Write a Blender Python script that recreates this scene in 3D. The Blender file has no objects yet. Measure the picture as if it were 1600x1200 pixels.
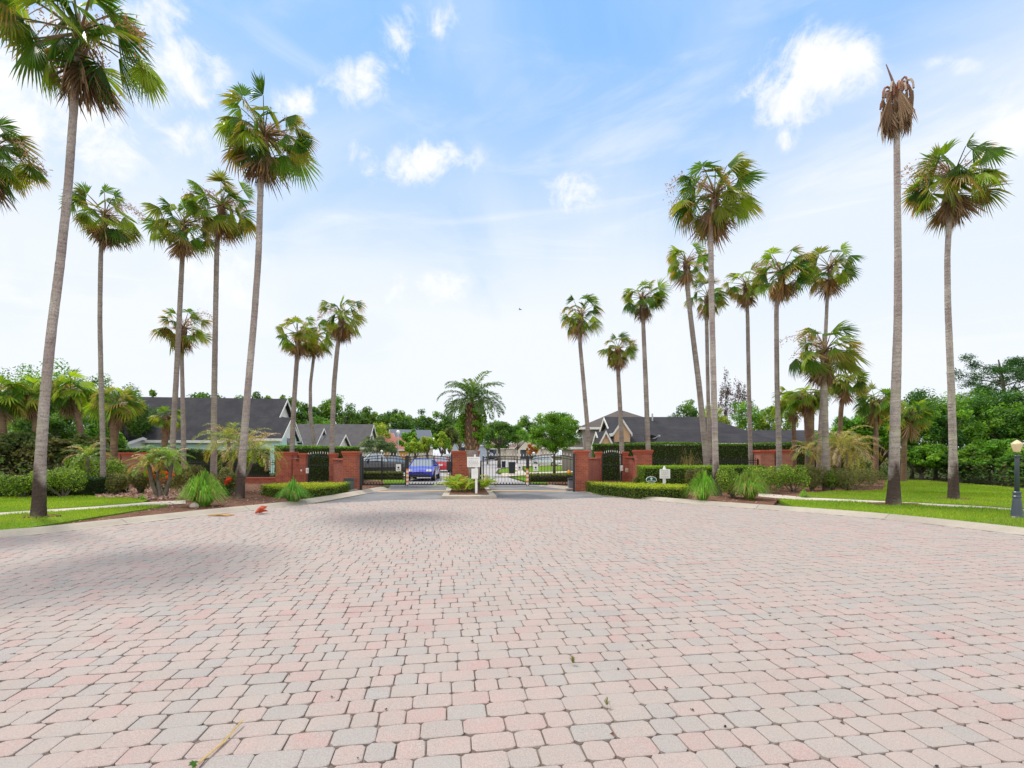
import bpy, math, random
import numpy as np
from mathutils import Vector, Matrix

# ------------------------------------------------------------------ camera, sky, sun, exposure
SC = bpy.context.scene
COL = SC.collection
HZ, FP, CH = 712.0, 740.0, 1.55          # horizon row, focal length in photo pixels, eye height (m)
cam = bpy.data.cameras.new('camera')
cam.sensor_width = 36.0
cam.lens = FP / 1600.0 * 36.0
cam.shift_y = (HZ - 600.0) / 1600.0
cam.clip_start = 0.05
cam.clip_end = 3000
camo = bpy.data.objects.new('camera', cam)
COL.objects.link(camo)
camo.location = (0, 0, CH)
camo.rotation_euler = (math.radians(90), 0, 0)
SC.camera = camo
SC.view_settings.view_transform = 'Standard'
SC.view_settings.look = 'None'
SC.view_settings.gamma = 1
SC.view_settings.exposure = 0.60

SUN_EL, SUN_AZ = math.radians(58), math.radians(-48)   # azimuth from +Y towards +X
sd = Vector((math.sin(SUN_AZ) * math.cos(SUN_EL), math.cos(SUN_AZ) * math.cos(SUN_EL), math.sin(SUN_EL)))
sun = bpy.data.lights.new('sun', 'SUN')
sun.energy = 2.15
sun.angle = math.radians(6)
sun.color = (1.0, 0.93, 0.83)
suno = bpy.data.objects.new('sun', sun)
COL.objects.link(suno)
suno.rotation_euler = sd.to_track_quat('Z', 'Y').to_euler()
suno.location = (0, 0, 60)

def mkworld():
    w = bpy.data.worlds.new('World')
    SC.world = w
    w.use_nodes = True
    nt = w.node_tree
    nt.nodes.clear()
    N = nt.nodes.new
    L = nt.links.new
    out = N('ShaderNodeOutputWorld')
    bg = N('ShaderNodeBackground')
    bg.inputs['Strength'].default_value = 0.12
    L(bg.outputs[0], out.inputs[0])
    sky = N('ShaderNodeTexSky')
    sky.sky_type = 'NISHITA'
    sky.sun_disc = False
    sky.sun_elevation = SUN_EL
    sky.sun_rotation = SUN_AZ
    sky.air_density = 1.0
    sky.dust_density = 0.8
    sky.ozone_density = 2.0
    tc = N('ShaderNodeTexCoord')
    sep = N('ShaderNodeSeparateXYZ')
    L(tc.outputs['Generated'], sep.inputs[0])

    def m(op, a, b=None, c=None, clamp=False):
        n = N('ShaderNodeMath')
        n.operation = op
        n.use_clamp = clamp
        for i, v in enumerate((a, b, c)):
            if v is None:
                continue
            if isinstance(v, (int, float)):
                n.inputs[i].default_value = v
            else:
                L(v, n.inputs[i])
        return n.outputs[0]

    def noise(scale, detail, vec, rough=0.55, dist=0.0):
        n = N('ShaderNodeTexNoise')
        n.inputs['Scale'].default_value = scale
        n.inputs['Detail'].default_value = detail
        n.inputs['Roughness'].default_value = rough
        n.inputs['Distortion'].default_value = dist
        L(vec, n.inputs['Vector'])
        return n.outputs['Fac']

    def ss(x, lo, hi):
        n = N('ShaderNodeMapRange')
        n.interpolation_type = 'SMOOTHSTEP'
        L(x, n.inputs[0])
        n.inputs[1].default_value = lo
        n.inputs[2].default_value = hi
        return n.outputs[0]
    X, Y, Z = sep.outputs
    hor = m('SQRT', m('ADD', m('MULTIPLY', X, X), m('MULTIPLY', Y, Y)))
    elev = m('DIVIDE', Z, m('MAXIMUM', hor, 0.02))
    ysafe = m('MAXIMUM', Y, 0.05)
    u = m('DIVIDE', X, ysafe)
    v = m('DIVIDE', Z, ysafe)
    uv = N('ShaderNodeCombineXYZ')
    L(u, uv.inputs[0])
    L(v, uv.inputs[1])
    n1 = noise(7.5, 9, tc.outputs['Generated'], 0.62, 0.7)
    n2 = noise(22.0, 7, tc.outputs['Generated'], 0.65, 0.5)
    n3 = noise(1.9, 8, tc.outputs['Generated'], 0.52, 0.9)
    # the separate small clouds, each a direction in the sky, radius and density
    clouds = [(565, 122, 52, 40, 1), (300, 213, 58, 36, 1), (250, 120, 75, 75, 1), (120, 190, 110, 80, .8), (30, 150, 120, 120, .9),
              (1278, 100, 74, 46, 1.15), (1225, 155, 52, 46, 1.0), (1340, 85, 34, 30, .9), (625, 52, 26, 38, .75), (690, 30, 25, 30, .5), (650, 252, 78, 28, .85),
              (575, 245, 30, 30, .9), (895, 300, 36, 27, .75), (1590, 205, 60, 50, 1.1), (665, 455, 70, 26, .7), (1490, 100, 40, 14, .5), (245, 20, 60, 50, .9),
              (465, 160, 30, 24, .7), (1330, 240, 20, 40, .4), (60, 440, 70, 30, .4), (340, 440, 90, 60, .4), (1230, 215, 18, 18, .6)]
    tot = None
    for px, py, rx, ry, dn in clouds:
        cu, cv = (px - 800) / FP, (HZ - py) / FP
        a = m('MULTIPLY', m('SUBTRACT', u, cu), FP / rx)
        b = m('MULTIPLY', m('SUBTRACT', v, cv), FP / ry)
        r2 = m('ADD', m('MULTIPLY', a, a), m('MULTIPLY', b, b))
        g = m('MULTIPLY', m('EXPONENT', m('MULTIPLY', r2, -0.8)), dn)
        tot = g if tot is None else m('MAXIMUM', tot, g)
    tex = m('ADD', m('MULTIPLY', n1, 1.1), m('MULTIPLY', n2, 0.7))
    body = m('ADD', tot, m('MULTIPLY', m('SUBTRACT', tex, 0.95), 2.6))
    cl = m('MULTIPLY', m('MULTIPLY', ss(body, 0.02, 0.95), ss(tot, 0.02, 0.34)), 0.97)
    front = ss(Y, 0.05, 0.2)
    cl = m('MULTIPLY', cl, front)
    back = m('MULTIPLY', ss(m('ADD', n1, m('MULTIPLY', n2, 0.3)), 0.66, 0.85), m('SUBTRACT', 1.0, front))
    cl = m('MAXIMUM', cl, back)
    # thin veil that thickens towards the horizon
    ev = m('ADD', elev, m('MULTIPLY', m('SUBTRACT', n3, 0.5), 1.1))
    veil = m('SUBTRACT', 1.0, ss(ev, 0.34, 0.88))
    veil = m('ADD', m('MULTIPLY', veil, 0.84), m('MULTIPLY', ss(n3, 0.42, 0.72), 0.24))
    low = m('MULTIPLY', m('SUBTRACT', 1.0, ss(elev, 0.0, 0.35)), 0.22)
    mp = N('ShaderNodeMapping'); mp.inputs['Rotation'].default_value = (0, math.radians(35), 0); mp.inputs['Scale'].default_value = (1.2, 1.0, 6.0)
    L(tc.outputs['Generated'], mp.inputs[0])
    streak = m('MULTIPLY', ss(noise(1.6, 7, mp.outputs[0], 0.6, 1.2), 0.5, 0.78), 0.30)
    veil = m('ADD', m('ADD', veil, streak), low, clamp=True)
    tint = N('ShaderNodeMix'); tint.data_type = 'RGBA'
    tint.inputs[0].default_value = 0.88
    L(sky.outputs[0], tint.inputs[6])
    tint.inputs[7].default_value = (1.5, 3.15, 5.7, 1)
    mx = N('ShaderNodeMix'); mx.data_type = 'RGBA'
    L(veil, mx.inputs[0])
    L(tint.outputs[2], mx.inputs[6])
    mx.inputs[7].default_value = (5.15, 5.4, 5.8, 1)
    mx2 = N('ShaderNodeMix'); mx2.data_type = 'RGBA'
    L(cl, mx2.inputs[0])
    L(mx.outputs[2], mx2.inputs[6])
    mx2.inputs[7].default_value = (5.7, 5.75, 5.85, 1)
    # unseen sky overhead and behind the viewer whitened, added as front fill light
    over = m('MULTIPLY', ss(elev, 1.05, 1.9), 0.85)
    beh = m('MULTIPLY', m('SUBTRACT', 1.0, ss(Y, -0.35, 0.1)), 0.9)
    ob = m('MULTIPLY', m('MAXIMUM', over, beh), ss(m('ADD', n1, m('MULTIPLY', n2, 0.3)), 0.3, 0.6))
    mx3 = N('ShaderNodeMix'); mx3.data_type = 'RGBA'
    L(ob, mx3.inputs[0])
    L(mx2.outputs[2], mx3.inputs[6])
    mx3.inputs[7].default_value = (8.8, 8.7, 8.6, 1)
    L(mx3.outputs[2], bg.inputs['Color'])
mkworld()

# ------------------------------------------------------------------ helpers
SLOPE, S0, S1 = 0.02, 72.0, 130.0
def terr(y):
    return SLOPE * (min(max(y, S0), S1) - S0)
def G(px, py):
    k = (py - HZ) / FP
    d = CH / max(k, 1e-4)
    if d > S0:
        d = (CH + SLOPE * S0) / (k + SLOPE)
        if d > S1:
            d = (CH - SLOPE * (S1 - S0)) / max(k, 1e-4)
    return ((px - 800) / FP * d, d)
def W(px, py, Y):
    return ((px - 800) / FP * Y, Y, CH - (py - HZ) / FP * Y)
def GX(px, Y):
    return (px - 800) / FP * Y
def rnd(seed):
    return np.random.default_rng(seed)
def inpoly(P, poly):
    P = np.asarray(P); x, y = P[:, 0], P[:, 1]
    r = np.zeros(len(P), bool)
    n = len(poly)
    for i in range(n):
        x0, y0 = poly[i][:2]; x1, y1 = poly[(i + 1) % n][:2]
        c = ((y0 > y) != (y1 > y))
        with np.errstate(divide='ignore', invalid='ignore'):
            xi = (x1 - x0) * (y - y0) / (y1 - y0 + 1e-12) + x0
        r ^= c & (x < xi)
    return r
def sample_poly(poly, n, rng):
    p = np.array([q[:2] for q in poly]); lo, hi = p.min(0), p.max(0)
    out = []; got = 0
    while got < n:
        c = rng.random((n * 2 + 10, 2)) * (hi - lo) + lo
        c = c[inpoly(c, poly)]
        out.append(c); got += len(c)
    return np.concatenate(out)[:n]

ORG = {}
def norm(v):
    return v / np.maximum(np.linalg.norm(v, axis=-1, keepdims=True), 1e-9)

class B:
    """collects faces and links them as one mesh object"""
    def __init__(s, M=None):
        s.V = []; s.L = []; s.Cn = []; s.C = []; s.n = 0; s.M = M
    def add(s, V, F, col=(1, 1, 1)):
        V = np.asarray(V, float).reshape(-1, 3)
        if s.M is not None:
            m = np.array(s.M); V = V @ m[:3, :3].T + m[:3, 3]
        F = np.asarray(F, int)
        if F.ndim == 1: F = F[None]
        col = np.asarray(col, float)
        if col.ndim == 1: col = np.repeat(col[None], len(F), 0)
        s.V.append(V); s.L.append((F + s.n).ravel()); s.Cn.append(np.full(len(F), F.shape[1])); s.C.append(np.repeat(col[:, :3], F.shape[1], 0))
        s.n += len(V)
    def more(s, F, base, col=(1, 1, 1)):
        F = np.asarray(F, int); col = np.asarray(col, float)
        if col.ndim == 1: col = np.repeat(col[None], len(F), 0)
        s.L.append((F + base).ravel()); s.Cn.append(np.full(len(F), F.shape[1])); s.C.append(np.repeat(col[:, :3], F.shape[1], 0))
    def box(s, c, size, rz=0, col=(1, 1, 1), taper=1.0, bev=0.0):
        """c = centre of the base, size = (x, y, z)"""
        x, y, z = size[0] / 2, size[1] / 2, size[2]
        if bev > 0:
            b = min(bev, x * .45, y * .45, z * .45)
            rings = [(x - b, y - b, 0), (x, y, b), (x, y, z - b), (x - b, y - b, z)]
        else:
            rings = [(x, y, 0), (x * taper, y * taper, z)]
        P = []
        for a, d, h in rings:
            P += [(-a, -d, h), (a, -d, h), (a, d, h), (-a, d, h)]
        P = np.array(P); cs, sn = math.cos(rz), math.sin(rz)
        P = np.stack([P[:, 0] * cs - P[:, 1] * sn + c[0], P[:, 0] * sn + P[:, 1] * cs + c[1], P[:, 2] + c[2]], 1)
        F = [(3, 2, 1, 0)]
        k = len(rings)
        for r in range(k - 1):
            for i in range(4):
                j = (i + 1) % 4
                F.append((r * 4 + i, r * 4 + j, (r + 1) * 4 + j, (r + 1) * 4 + i))
        F.append(tuple((k - 1) * 4 + i for i in range(4)))
        s.add(P, F, col)
    def tube(s, pts, rad, sides=8, col=(1, 1, 1), cap=True, jit=None):
        pts = np.asarray(pts, float); n = len(pts)
        rad = np.broadcast_to(np.asarray(rad, float), (n,))
        T = norm(np.gradient(pts, axis=0))
        ref = np.array([0, 0, 1.0]) if abs(T[:, 2]).mean() < 0.8 else np.array([0, 1.0, 0])
        A = norm(np.cross(T, ref)); Bq = np.cross(T, A)
        th = np.linspace(0, 2 * math.pi, sides, endpoint=False)
        R = rad[:, None] * (np.ones(sides)[None] if jit is None else jit)
        P = pts[:, None] + R[..., None] * (np.cos(th)[None, :, None] * A[:, None] + np.sin(th)[None, :, None] * Bq[:, None])
        i = np.arange(n - 1)[:, None]; j = np.arange(sides)[None]; j2 = (j + 1) % sides
        F = np.stack([i * sides + j, i * sides + j2, (i + 1) * sides + j2, (i + 1) * sides + j], -1).reshape(-1, 4)
        base = s.n
        s.add(P.reshape(-1, 3), F, col)
        if cap and sides > 2:
            s.more([list(range(sides))[::-1]], base, col if np.ndim(col) == 1 else col[0])
            s.more([[(n - 1) * sides + q for q in range(sides)]], base, col if np.ndim(col) == 1 else col[-1])
    def lathe(s, c, prof, sides=16, col=(1, 1, 1), sx=1, sy=1):
        """prof = [(radius, z)...]"""
        prof = np.array(prof, float)
        th = np.linspace(0, 2 * math.pi, sides, endpoint=False)
        P = np.stack([prof[:, 0, None] * np.cos(th) * sx + c[0], prof[:, 0, None] * np.sin(th) * sy + c[1], np.repeat(prof[:, 1, None], sides, 1) + c[2]], -1)
        n = len(prof); i = np.arange(n - 1)[:, None]; j = np.arange(sides)[None]; j2 = (j + 1) % sides
        F = np.stack([i * sides + j, i * sides + j2, (i + 1) * sides + j2, (i + 1) * sides + j], -1).reshape(-1, 4)
        base = s.n
        s.add(P.reshape(-1, 3), F, col)
        s.more([list(range(sides))[::-1]], base, col); s.more([[(n - 1) * sides + q for q in range(sides)]], base, col)
    def prism(s, poly, z0, z1, col=(1, 1, 1)):
        """vertical prism on a footprint"""
        p = np.array([q[:2] for q in poly], float); n = len(p)
        a = 0.5 * np.sum(p[:, 0] * np.roll(p[:, 1], -1) - np.roll(p[:, 0], -1) * p[:, 1])
        if a < 0: p = p[::-1]
        V = np.concatenate([np.c_[p, np.full(n, z0)], np.c_[p, np.full(n, z1)]])
        base = s.n
        F = [(i, (i + 1) % n, n + (i + 1) % n, n + i) for i in range(n)]
        s.add(V, F, col)
        s.more([list(range(n))[::-1]], base, col); s.more([list(range(n, 2 * n))], base, col)
    def poly3(s, pts, thick, nrm, col=(1, 1, 1)):
        """flat polygon of 3-D points given a thickness along nrm"""
        p = np.array(pts, float); q = p + np.array(nrm, float) * thick; n = len(p)
        base = s.n
        s.add(np.concatenate([p, q]), [(i, (i + 1) % n, n + (i + 1) % n, n + i) for i in range(n)], col)
        s.more([list(range(n))[::-1]], base, col); s.more([list(range(n, 2 * n))], base, col)
    def leaves(s, P, Nn, size, rng, col, asp=0.45, tilt=0.6):
        """one diamond leaf at each point"""
        n = len(P)
        Nn = norm(Nn + rng.normal(0, tilt, (n, 3)))
        t = norm(np.cross(Nn, rng.normal(0, 1, (n, 3)))); b = np.cross(Nn, t)
        sz = (size * (0.7 + 0.6 * rng.random(n)))[:, None]
        V = np.stack([P - t * sz * .5, P + b * sz * asp * .5, P + t * sz * .5 , P - b * sz * asp * .5], 1)
        s.add(V.reshape(-1, 3), np.arange(4 * n).reshape(n, 4), col)
    def build(s, name, mat, parent=None, origin=None, smooth=False, label=None):
        V = np.concatenate(s.V); Lp = np.concatenate(s.L).astype(np.int32); cn = np.concatenate(s.Cn).astype(np.int32); C = np.concatenate(s.C)
        if parent is not None: org = ORG[parent.name]
        else: org = np.array(origin if origin is not None else (0, 0, 0), float)
        me = bpy.data.meshes.new(name)
        me.vertices.add(len(V)); me.vertices.foreach_set('co', (V - org).astype(np.float32).ravel())
        me.loops.add(len(Lp)); me.loops.foreach_set('vertex_index', Lp)
        me.polygons.add(len(cn)); st = np.concatenate([[0], np.cumsum(cn)[:-1]]).astype(np.int32)
        me.polygons.foreach_set('loop_start', st); me.polygons.foreach_set('loop_total', cn)
        at = me.color_attributes.new('Col', 'FLOAT_COLOR', 'CORNER')
        at.data.foreach_set('color', np.c_[C, np.ones(len(C))].astype(np.float32).ravel())
        me.update(calc_edges=True)
        me.polygons.foreach_set('use_smooth', np.full(len(cn), smooth))
        me.materials.append(mat)
        o = bpy.data.objects.new(name, me); COL.objects.link(o)
        ORG[o.name] = org
        if parent is not None: o.parent = parent
        else: o.location = org
        if label: o['label'] = label
        return o

def thing(name, label, cat, loc=(0, 0, 0), group=None):
    o = bpy.data.objects.new(name, None); COL.objects.link(o)
    o.empty_display_size = 0.2
    o.location = loc; ORG[o.name] = np.array(loc, float)
    o['label'] = label; o['category'] = cat
    if group: o['group'] = group
    return o
def tag(o, label, cat, group=None, kind=None):
    o['label'] = label; o['category'] = cat
    if group: o['group'] = group
    if kind: o['kind'] = kind
    return o
def struct(o, label=None):
    o['kind'] = 'structure'
    if label: o['label'] = label
    return o
def dup(root, loc, rz=0, label=None, scale=None):
    r = root.copy(); COL.objects.link(r); r.location = loc; r.rotation_euler = (0, 0, rz)
    if label: r['label'] = label
    if scale: r.scale = scale if hasattr(scale, '__len__') else (scale,) * 3
    for ch in list(root.children):
        c = ch.copy(); COL.objects.link(c); c.parent = r
        for g in list(ch.children):
            d = g.copy(); COL.objects.link(d); d.parent = c
    return r

# ------------------------------------------------------------------ materials
def mat(name, base=(.5, .5, .5), rough=.6, spec=.3, attr=0.0, nz=None, bump=None, metal=0.0, trans=0.0, tcol=None, coat=0.0, emit=None):
    """attr: share of the per-face colour; nz = (scale, detail, dark colour, amount); bump = (scale, strength, distance)"""
    m = bpy.data.materials.new(name); m.use_nodes = True
    nt = m.node_tree; nt.nodes.clear(); N = nt.nodes.new; L = nt.links.new
    out = N('ShaderNodeOutputMaterial'); p = N('ShaderNodeBsdfPrincipled')
    p.inputs['Roughness'].default_value = rough; p.inputs['Specular IOR Level'].default_value = spec; p.inputs['Metallic'].default_value = metal
    p.inputs['Coat Weight'].default_value = coat
    src = None
    if attr:
        a = N('ShaderNodeAttribute'); a.attribute_name = 'Col'; src = a.outputs['Color']
    else:
        r = N('ShaderNodeRGB'); r.outputs[0].default_value = (*base, 1); src = r.outputs[0]
    tc = N('ShaderNodeTexCoord')
    for z in (nz or []):
        n = N('ShaderNodeTexNoise'); n.inputs['Scale'].default_value = z[0]; n.inputs['Detail'].default_value = z[1]
        L(tc.outputs['Object'], n.inputs['Vector'])
        if len(z) > 4:
            mp = N('ShaderNodeMapping'); mp.inputs['Scale'].default_value = z[4]; L(tc.outputs['Object'], mp.inputs[0]); L(mp.outputs[0], n.inputs['Vector'])
        r = N('ShaderNodeMapRange'); r.inputs[1].default_value = .35; r.inputs[2].default_value = .7; r.inputs[4].default_value = z[3]; L(n.outputs['Fac'], r.inputs[0])
        x = N('ShaderNodeMix'); x.data_type = 'RGBA'; L(r.outputs[0], x.inputs[0]); L(src, x.inputs[6]); x.inputs[7].default_value = (*z[2], 1); src = x.outputs[2]
    L(src, p.inputs['Base Color'])
    if emit:
        p.inputs['Emission Color'].default_value = (*emit[:3], 1); p.inputs['Emission Strength'].default_value = emit[3]
    if bump:
        n = N('ShaderNodeTexNoise'); n.inputs['Scale'].default_value = bump[0]; n.inputs['Detail'].default_value = 5; L(tc.outputs['Object'], n.inputs['Vector'])
        b = N('ShaderNodeBump'); b.inputs['Strength'].default_value = bump[1]; b.inputs['Distance'].default_value = bump[2]
        L(n.outputs['Fac'], b.inputs['Height']); L(b.outputs[0], p.inputs['Normal'])
    if trans:
        t = N('ShaderNodeBsdfTranslucent')
        mm = N('ShaderNodeMix'); mm.data_type = 'RGBA'; mm.blend_type = 'MULTIPLY'; mm.inputs[0].default_value = 1
        L(src, mm.inputs[6]); mm.inputs[7].default_value = (*(tcol or (1.5, 1.7, .7)), 1); L(mm.outputs[2], t.inputs[0])
        ms = N('ShaderNodeMixShader'); ms.inputs[0].default_value = trans
        L(p.outputs[0], ms.inputs[1]); L(t.outputs[0], ms.inputs[2]); L(ms.outputs[0], out.inputs[0])
    else:
        L(p.outputs[0], out.inputs[0])
    return m

def brick_mat(name, c1, c2, mortar, sx=1.0):
    m = bpy.data.materials.new(name); m.use_nodes = True
    nt = m.node_tree; nt.nodes.clear(); N = nt.nodes.new; L = nt.links.new
    out = N('ShaderNodeOutputMaterial'); p = N('ShaderNodeBsdfPrincipled'); L(p.outputs[0], out.inputs[0])
    p.inputs['Roughness'].default_value = .85
    tc = N('ShaderNodeTexCoord'); se = N('ShaderNodeSeparateXYZ'); L(tc.outputs['Object'], se.inputs[0])
    ge = N('ShaderNodeNewGeometry'); sn = N('ShaderNodeSeparateXYZ'); L(ge.outputs['True Normal'], sn.inputs[0])
    m1 = N('ShaderNodeMath'); m1.operation = 'MULTIPLY'; L(se.outputs[0], m1.inputs[0]); L(sn.outputs[1], m1.inputs[1])
    m2 = N('ShaderNodeMath'); m2.operation = 'MULTIPLY'; L(se.outputs[1], m2.inputs[0]); L(sn.outputs[0], m2.inputs[1])
    ad = N('ShaderNodeMath'); ad.operation = 'SUBTRACT'; L(m2.outputs[0], ad.inputs[0]); L(m1.outputs[0], ad.inputs[1])
    cb = N('ShaderNodeCombineXYZ'); L(ad.outputs[0], cb.inputs[0]); L(se.outputs[2], cb.inputs[1])
    bt = N('ShaderNodeTexBrick'); L(cb.outputs[0], bt.inputs['Vector'])
    bt.inputs['Scale'].default_value = 1; bt.inputs['Brick Width'].default_value = .215 * sx; bt.inputs['Row Height'].default_value = .075
    bt.inputs['Mortar Size'].default_value = .006; bt.inputs['Color1'].default_value = (*c1, 1); bt.inputs['Color2'].default_value = (*c2, 1); bt.inputs['Mortar'].default_value = (*mortar, 1)
    n = N('ShaderNodeTexNoise'); n.inputs['Scale'].default_value = 3; n.inputs['Detail'].default_value = 6; L(tc.outputs['Object'], n.inputs['Vector'])
    x = N('ShaderNodeMix'); x.data_type = 'RGBA'; x.blend_type = 'MULTIPLY'; x.inputs[0].default_value = .6
    L(bt.outputs['Color'], x.inputs[6])
    cr = N('ShaderNodeMapRange'); cr.inputs[1].default_value = .3; cr.inputs[2].default_value = .7; cr.inputs[3].default_value = .55; cr.inputs[4].default_value = 1.25; L(n.outputs['Fac'], cr.inputs[0]); L(cr.outputs[0], x.inputs[7])
    L(x.outputs[2], p.inputs['Base Color'])
    b = N('ShaderNodeBump'); b.inputs['Strength'].default_value = .5; b.inputs['Distance'].default_value = .008; b.invert = True
    L(bt.outputs['Fac'], b.inputs['Height']); L(b.outputs[0], p.inputs['Normal'])
    return m

def trunk_mat(name, c=(.30, .245, .22), dark=(.075, .052, .042), pale=(.44, .385, .335), stain_z=1.0):
    """grey ringed bark with lichen above and a dark stained foot"""
    m = bpy.data.materials.new(name); m.use_nodes = True
    nt = m.node_tree; nt.nodes.clear(); N = nt.nodes.new; L = nt.links.new
    out = N('ShaderNodeOutputMaterial'); p = N('ShaderNodeBsdfPrincipled'); L(p.outputs[0], out.inputs[0])
    p.inputs['Roughness'].default_value = .9; p.inputs['Specular IOR Level'].default_value = .15
    tc = N('ShaderNodeTexCoord'); se = N('ShaderNodeSeparateXYZ'); L(tc.outputs['Object'], se.inputs[0])
    def noise(scale, sc, det=5):
        mp = N('ShaderNodeMapping'); mp.inputs['Scale'].default_value = sc; L(tc.outputs['Object'], mp.inputs[0])
        n = N('ShaderNodeTexNoise'); n.inputs['Scale'].default_value = scale; n.inputs['Detail'].default_value = det; L(mp.outputs[0], n.inputs['Vector']); return n.outputs['Fac']
    def rng(x, a, b, lo=0, hi=1):
        r = N('ShaderNodeMapRange'); r.inputs[1].default_value = a; r.inputs[2].default_value = b; r.inputs[3].default_value = lo; r.inputs[4].default_value = hi; L(x, r.inputs[0]); return r.outputs[0]
    def mix(f, a, b):
        x = N('ShaderNodeMix'); x.data_type = 'RGBA'; L(f, x.inputs[0])
        for i, q in ((6, a), (7, b)):
            if isinstance(q, tuple): x.inputs[i].default_value = (*q, 1)
            else: L(q, x.inputs[i])
        return x.outputs[2]
    big = noise(2.2, (1, 1, .5)); rings = noise(2.2, (1.1, 1.1, 7), 6); fine = noise(30, (1, 1, .6), 4)
    c1 = mix(rng(big, .4, .65), c, pale)
    c2 = mix(rng(rings, .46, .72, 0, .6), c1, tuple(v * .55 for v in c))
    c3 = mix(rng(fine, .5, .75, 0, .45), c2, dark)
    a = N('ShaderNodeMath'); a.operation = 'MULTIPLY_ADD'; L(big, a.inputs[0]); a.inputs[1].default_value = 1.6; L(se.outputs[2], a.inputs[2])
    foot = rng(a.outputs[0], stain_z + .55, stain_z + .25, 0, .97)
    c4 = mix(foot, c3, dark)
    # green lichen band above the foot
    g = rng(noise(1.3, (1, 1, .8)), .52, .7, 0, .55)
    hz = rng(se.outputs[2], 5.5, 2.0)
    gm = N('ShaderNodeMath'); gm.operation = 'MULTIPLY'; L(g, gm.inputs[0]); L(hz, gm.inputs[1])
    c5 = mix(gm.outputs[0], c4, (.36, .36, .16))
    c6 = mix(rng(noise(.5, (1, 1, .6), 3), .42, .7, 0, .45), c5, tuple(v * .6 for v in c))
    L(c6, p.inputs['Base Color'])
    b = N('ShaderNodeBump'); b.inputs['Strength'].default_value = .9; b.inputs['Distance'].default_value = .05
    ad = N('ShaderNodeMath'); L(rings, ad.inputs[0]); L(fine, ad.inputs[1]); L(ad.outputs[0], b.inputs['Height']); L(b.outputs[0], p.inputs['Normal'])
    return m

M_LEAF = mat('leaf', attr=1, rough=.5, spec=.22, trans=.36, tcol=(1.6, 1.6, .6))
M_FAN = mat('fan_leaf', attr=1, rough=.40, spec=.32, trans=.36, tcol=(1.7, 1.7, .6))
M_DEAD = mat('dead_leaf', attr=1, rough=.8, spec=.15, trans=.15, tcol=(1, .9, .7))
M_GRASS = mat('grass_blade', attr=1, rough=.6, spec=.2, trans=.35)
M_PETI = mat('petiole', attr=1, rough=.5, spec=.3)
M_TRUNK = trunk_mat('palm_bark')
M_TRUNKP = trunk_mat('pale_palm_bark', (.39, .32, .30), (.055, .035, .028), (.54, .48, .43), 1.35)
M_BROWN = trunk_mat('boot_bark', (.20, .12, .08), (.07, .045, .03), (.28, .19, .12), -3)
M_WOOD = mat('tree_bark', (.13, .105, .08), .9, .1, nz=[(4, 5, (.22, .2, .17), .8)], bump=(12, .6, .03))
M_BRICK = brick_mat('red_brick', (.38, .085, .042), (.27, .06, .032), (.36, .20, .15))
M_BRICKC = mat('brick_cap', (.40, .09, .05), .85, nz=[(5, 5, (.32, .08, .045), .7)], bump=(30, .3, .005))
M_BRICKD = brick_mat('pale_red_brick', (.40, .15, .09), (.32, .11, .07), (.34, .22, .17))  # lighter, browner brick for the far piers
M_IRON = mat('black_iron', (.012, .013, .014), .4, .5)
M_WHITE = mat('white_paint', (.78, .78, .76), .5, nz=[(6, 4, (.62, .62, .6), .5)])
M_CREAM = mat('cream_glass', (.85, .72, .50), .25, .5, trans=.3, tcol=(1, .9, .7))
M_CONC = mat('concrete', (.42, .375, .31), .9, .1, nz=[(1.2, 6, (.29, .255, .215), .8), (14, 4, (.48, .44, .37), .5)], bump=(60, .3, .004))
M_KERB = mat('kerb_concrete', attr=1, rough=.9, spec=.1, nz=[(1.2, 6, (.29, .255, .215), .7), (14, 4, (.48, .44, .37), .4), (.5, 6, (.24, .21, .18), .5)], bump=(60, .3, .004))
M_CONCW = mat('pale_concrete', (.52, .465, .39), .9, .1, nz=[(1.5, 6, (.40, .36, .30), .7)], bump=(60, .3, .004))
M_ROOF = mat('charcoal_shingles', (.045, .045, .052), .9, .1, nz=[(1.1, 7, (.085, .08, .085), .9, (1, 1, .4)), (3.0, 4, (.03, .03, .034), .6, (.3, 6, 6)), (22, 3, (.03, .03, .036), .8)], bump=(25, .4, .02))
M_ROOFB = mat('brown_shingles', (.115, .095, .085), .9, .1, nz=[(1.3, 6, (.07, .062, .06), .8, (1, 1, .4)), (22, 3, (.15, .13, .115), .6)], bump=(25, .4, .02))
M_ROOFP = mat('pink_tiles', (.42, .17, .13), .85, .1, nz=[(3, 6, (.30, .13, .11), .8)], bump=(20, .4, .02))
M_TEAL = mat('pale_teal_stucco', (.52, .74, .70), .85, nz=[(2, 5, (.44, .66, .63), .6)], bump=(80, .2, .004))
M_PEACH = mat('peach_stucco', (.62, .42, .26), .85, nz=[(2, 5, (.55, .36, .22), .6)])
M_GREY = mat('taupe_siding', (.30, .27, .24), .85, nz=[(2, 5, (.25, .23, .21), .6)])
M_BEIGE = mat('beige_stucco', (.60, .54, .44), .85, nz=[(2, 5, (.5, .46, .38), .5)])
M_GLASS = mat('window_glass', (.03, .04, .045), .08, .8)
M_CARGL = mat('car_glass', (.26, .30, .34), .06, .8, metal=.65)
M_RUBBER = mat('rubber', (.02, .02, .02), .8)
M_METAL = mat('metal', (.45, .45, .46), .35, metal=.8)
M_STEEL = mat('blue_grey_paint', (.055, .07, .10), .38, .5, nz=[(5, 4, (.08, .095, .125), .6)])
M_BIN = mat('dark_bin_plastic', (.02, .03, .035), .5)
M_ATTR = mat('painted', attr=1, rough=.6)

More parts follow.
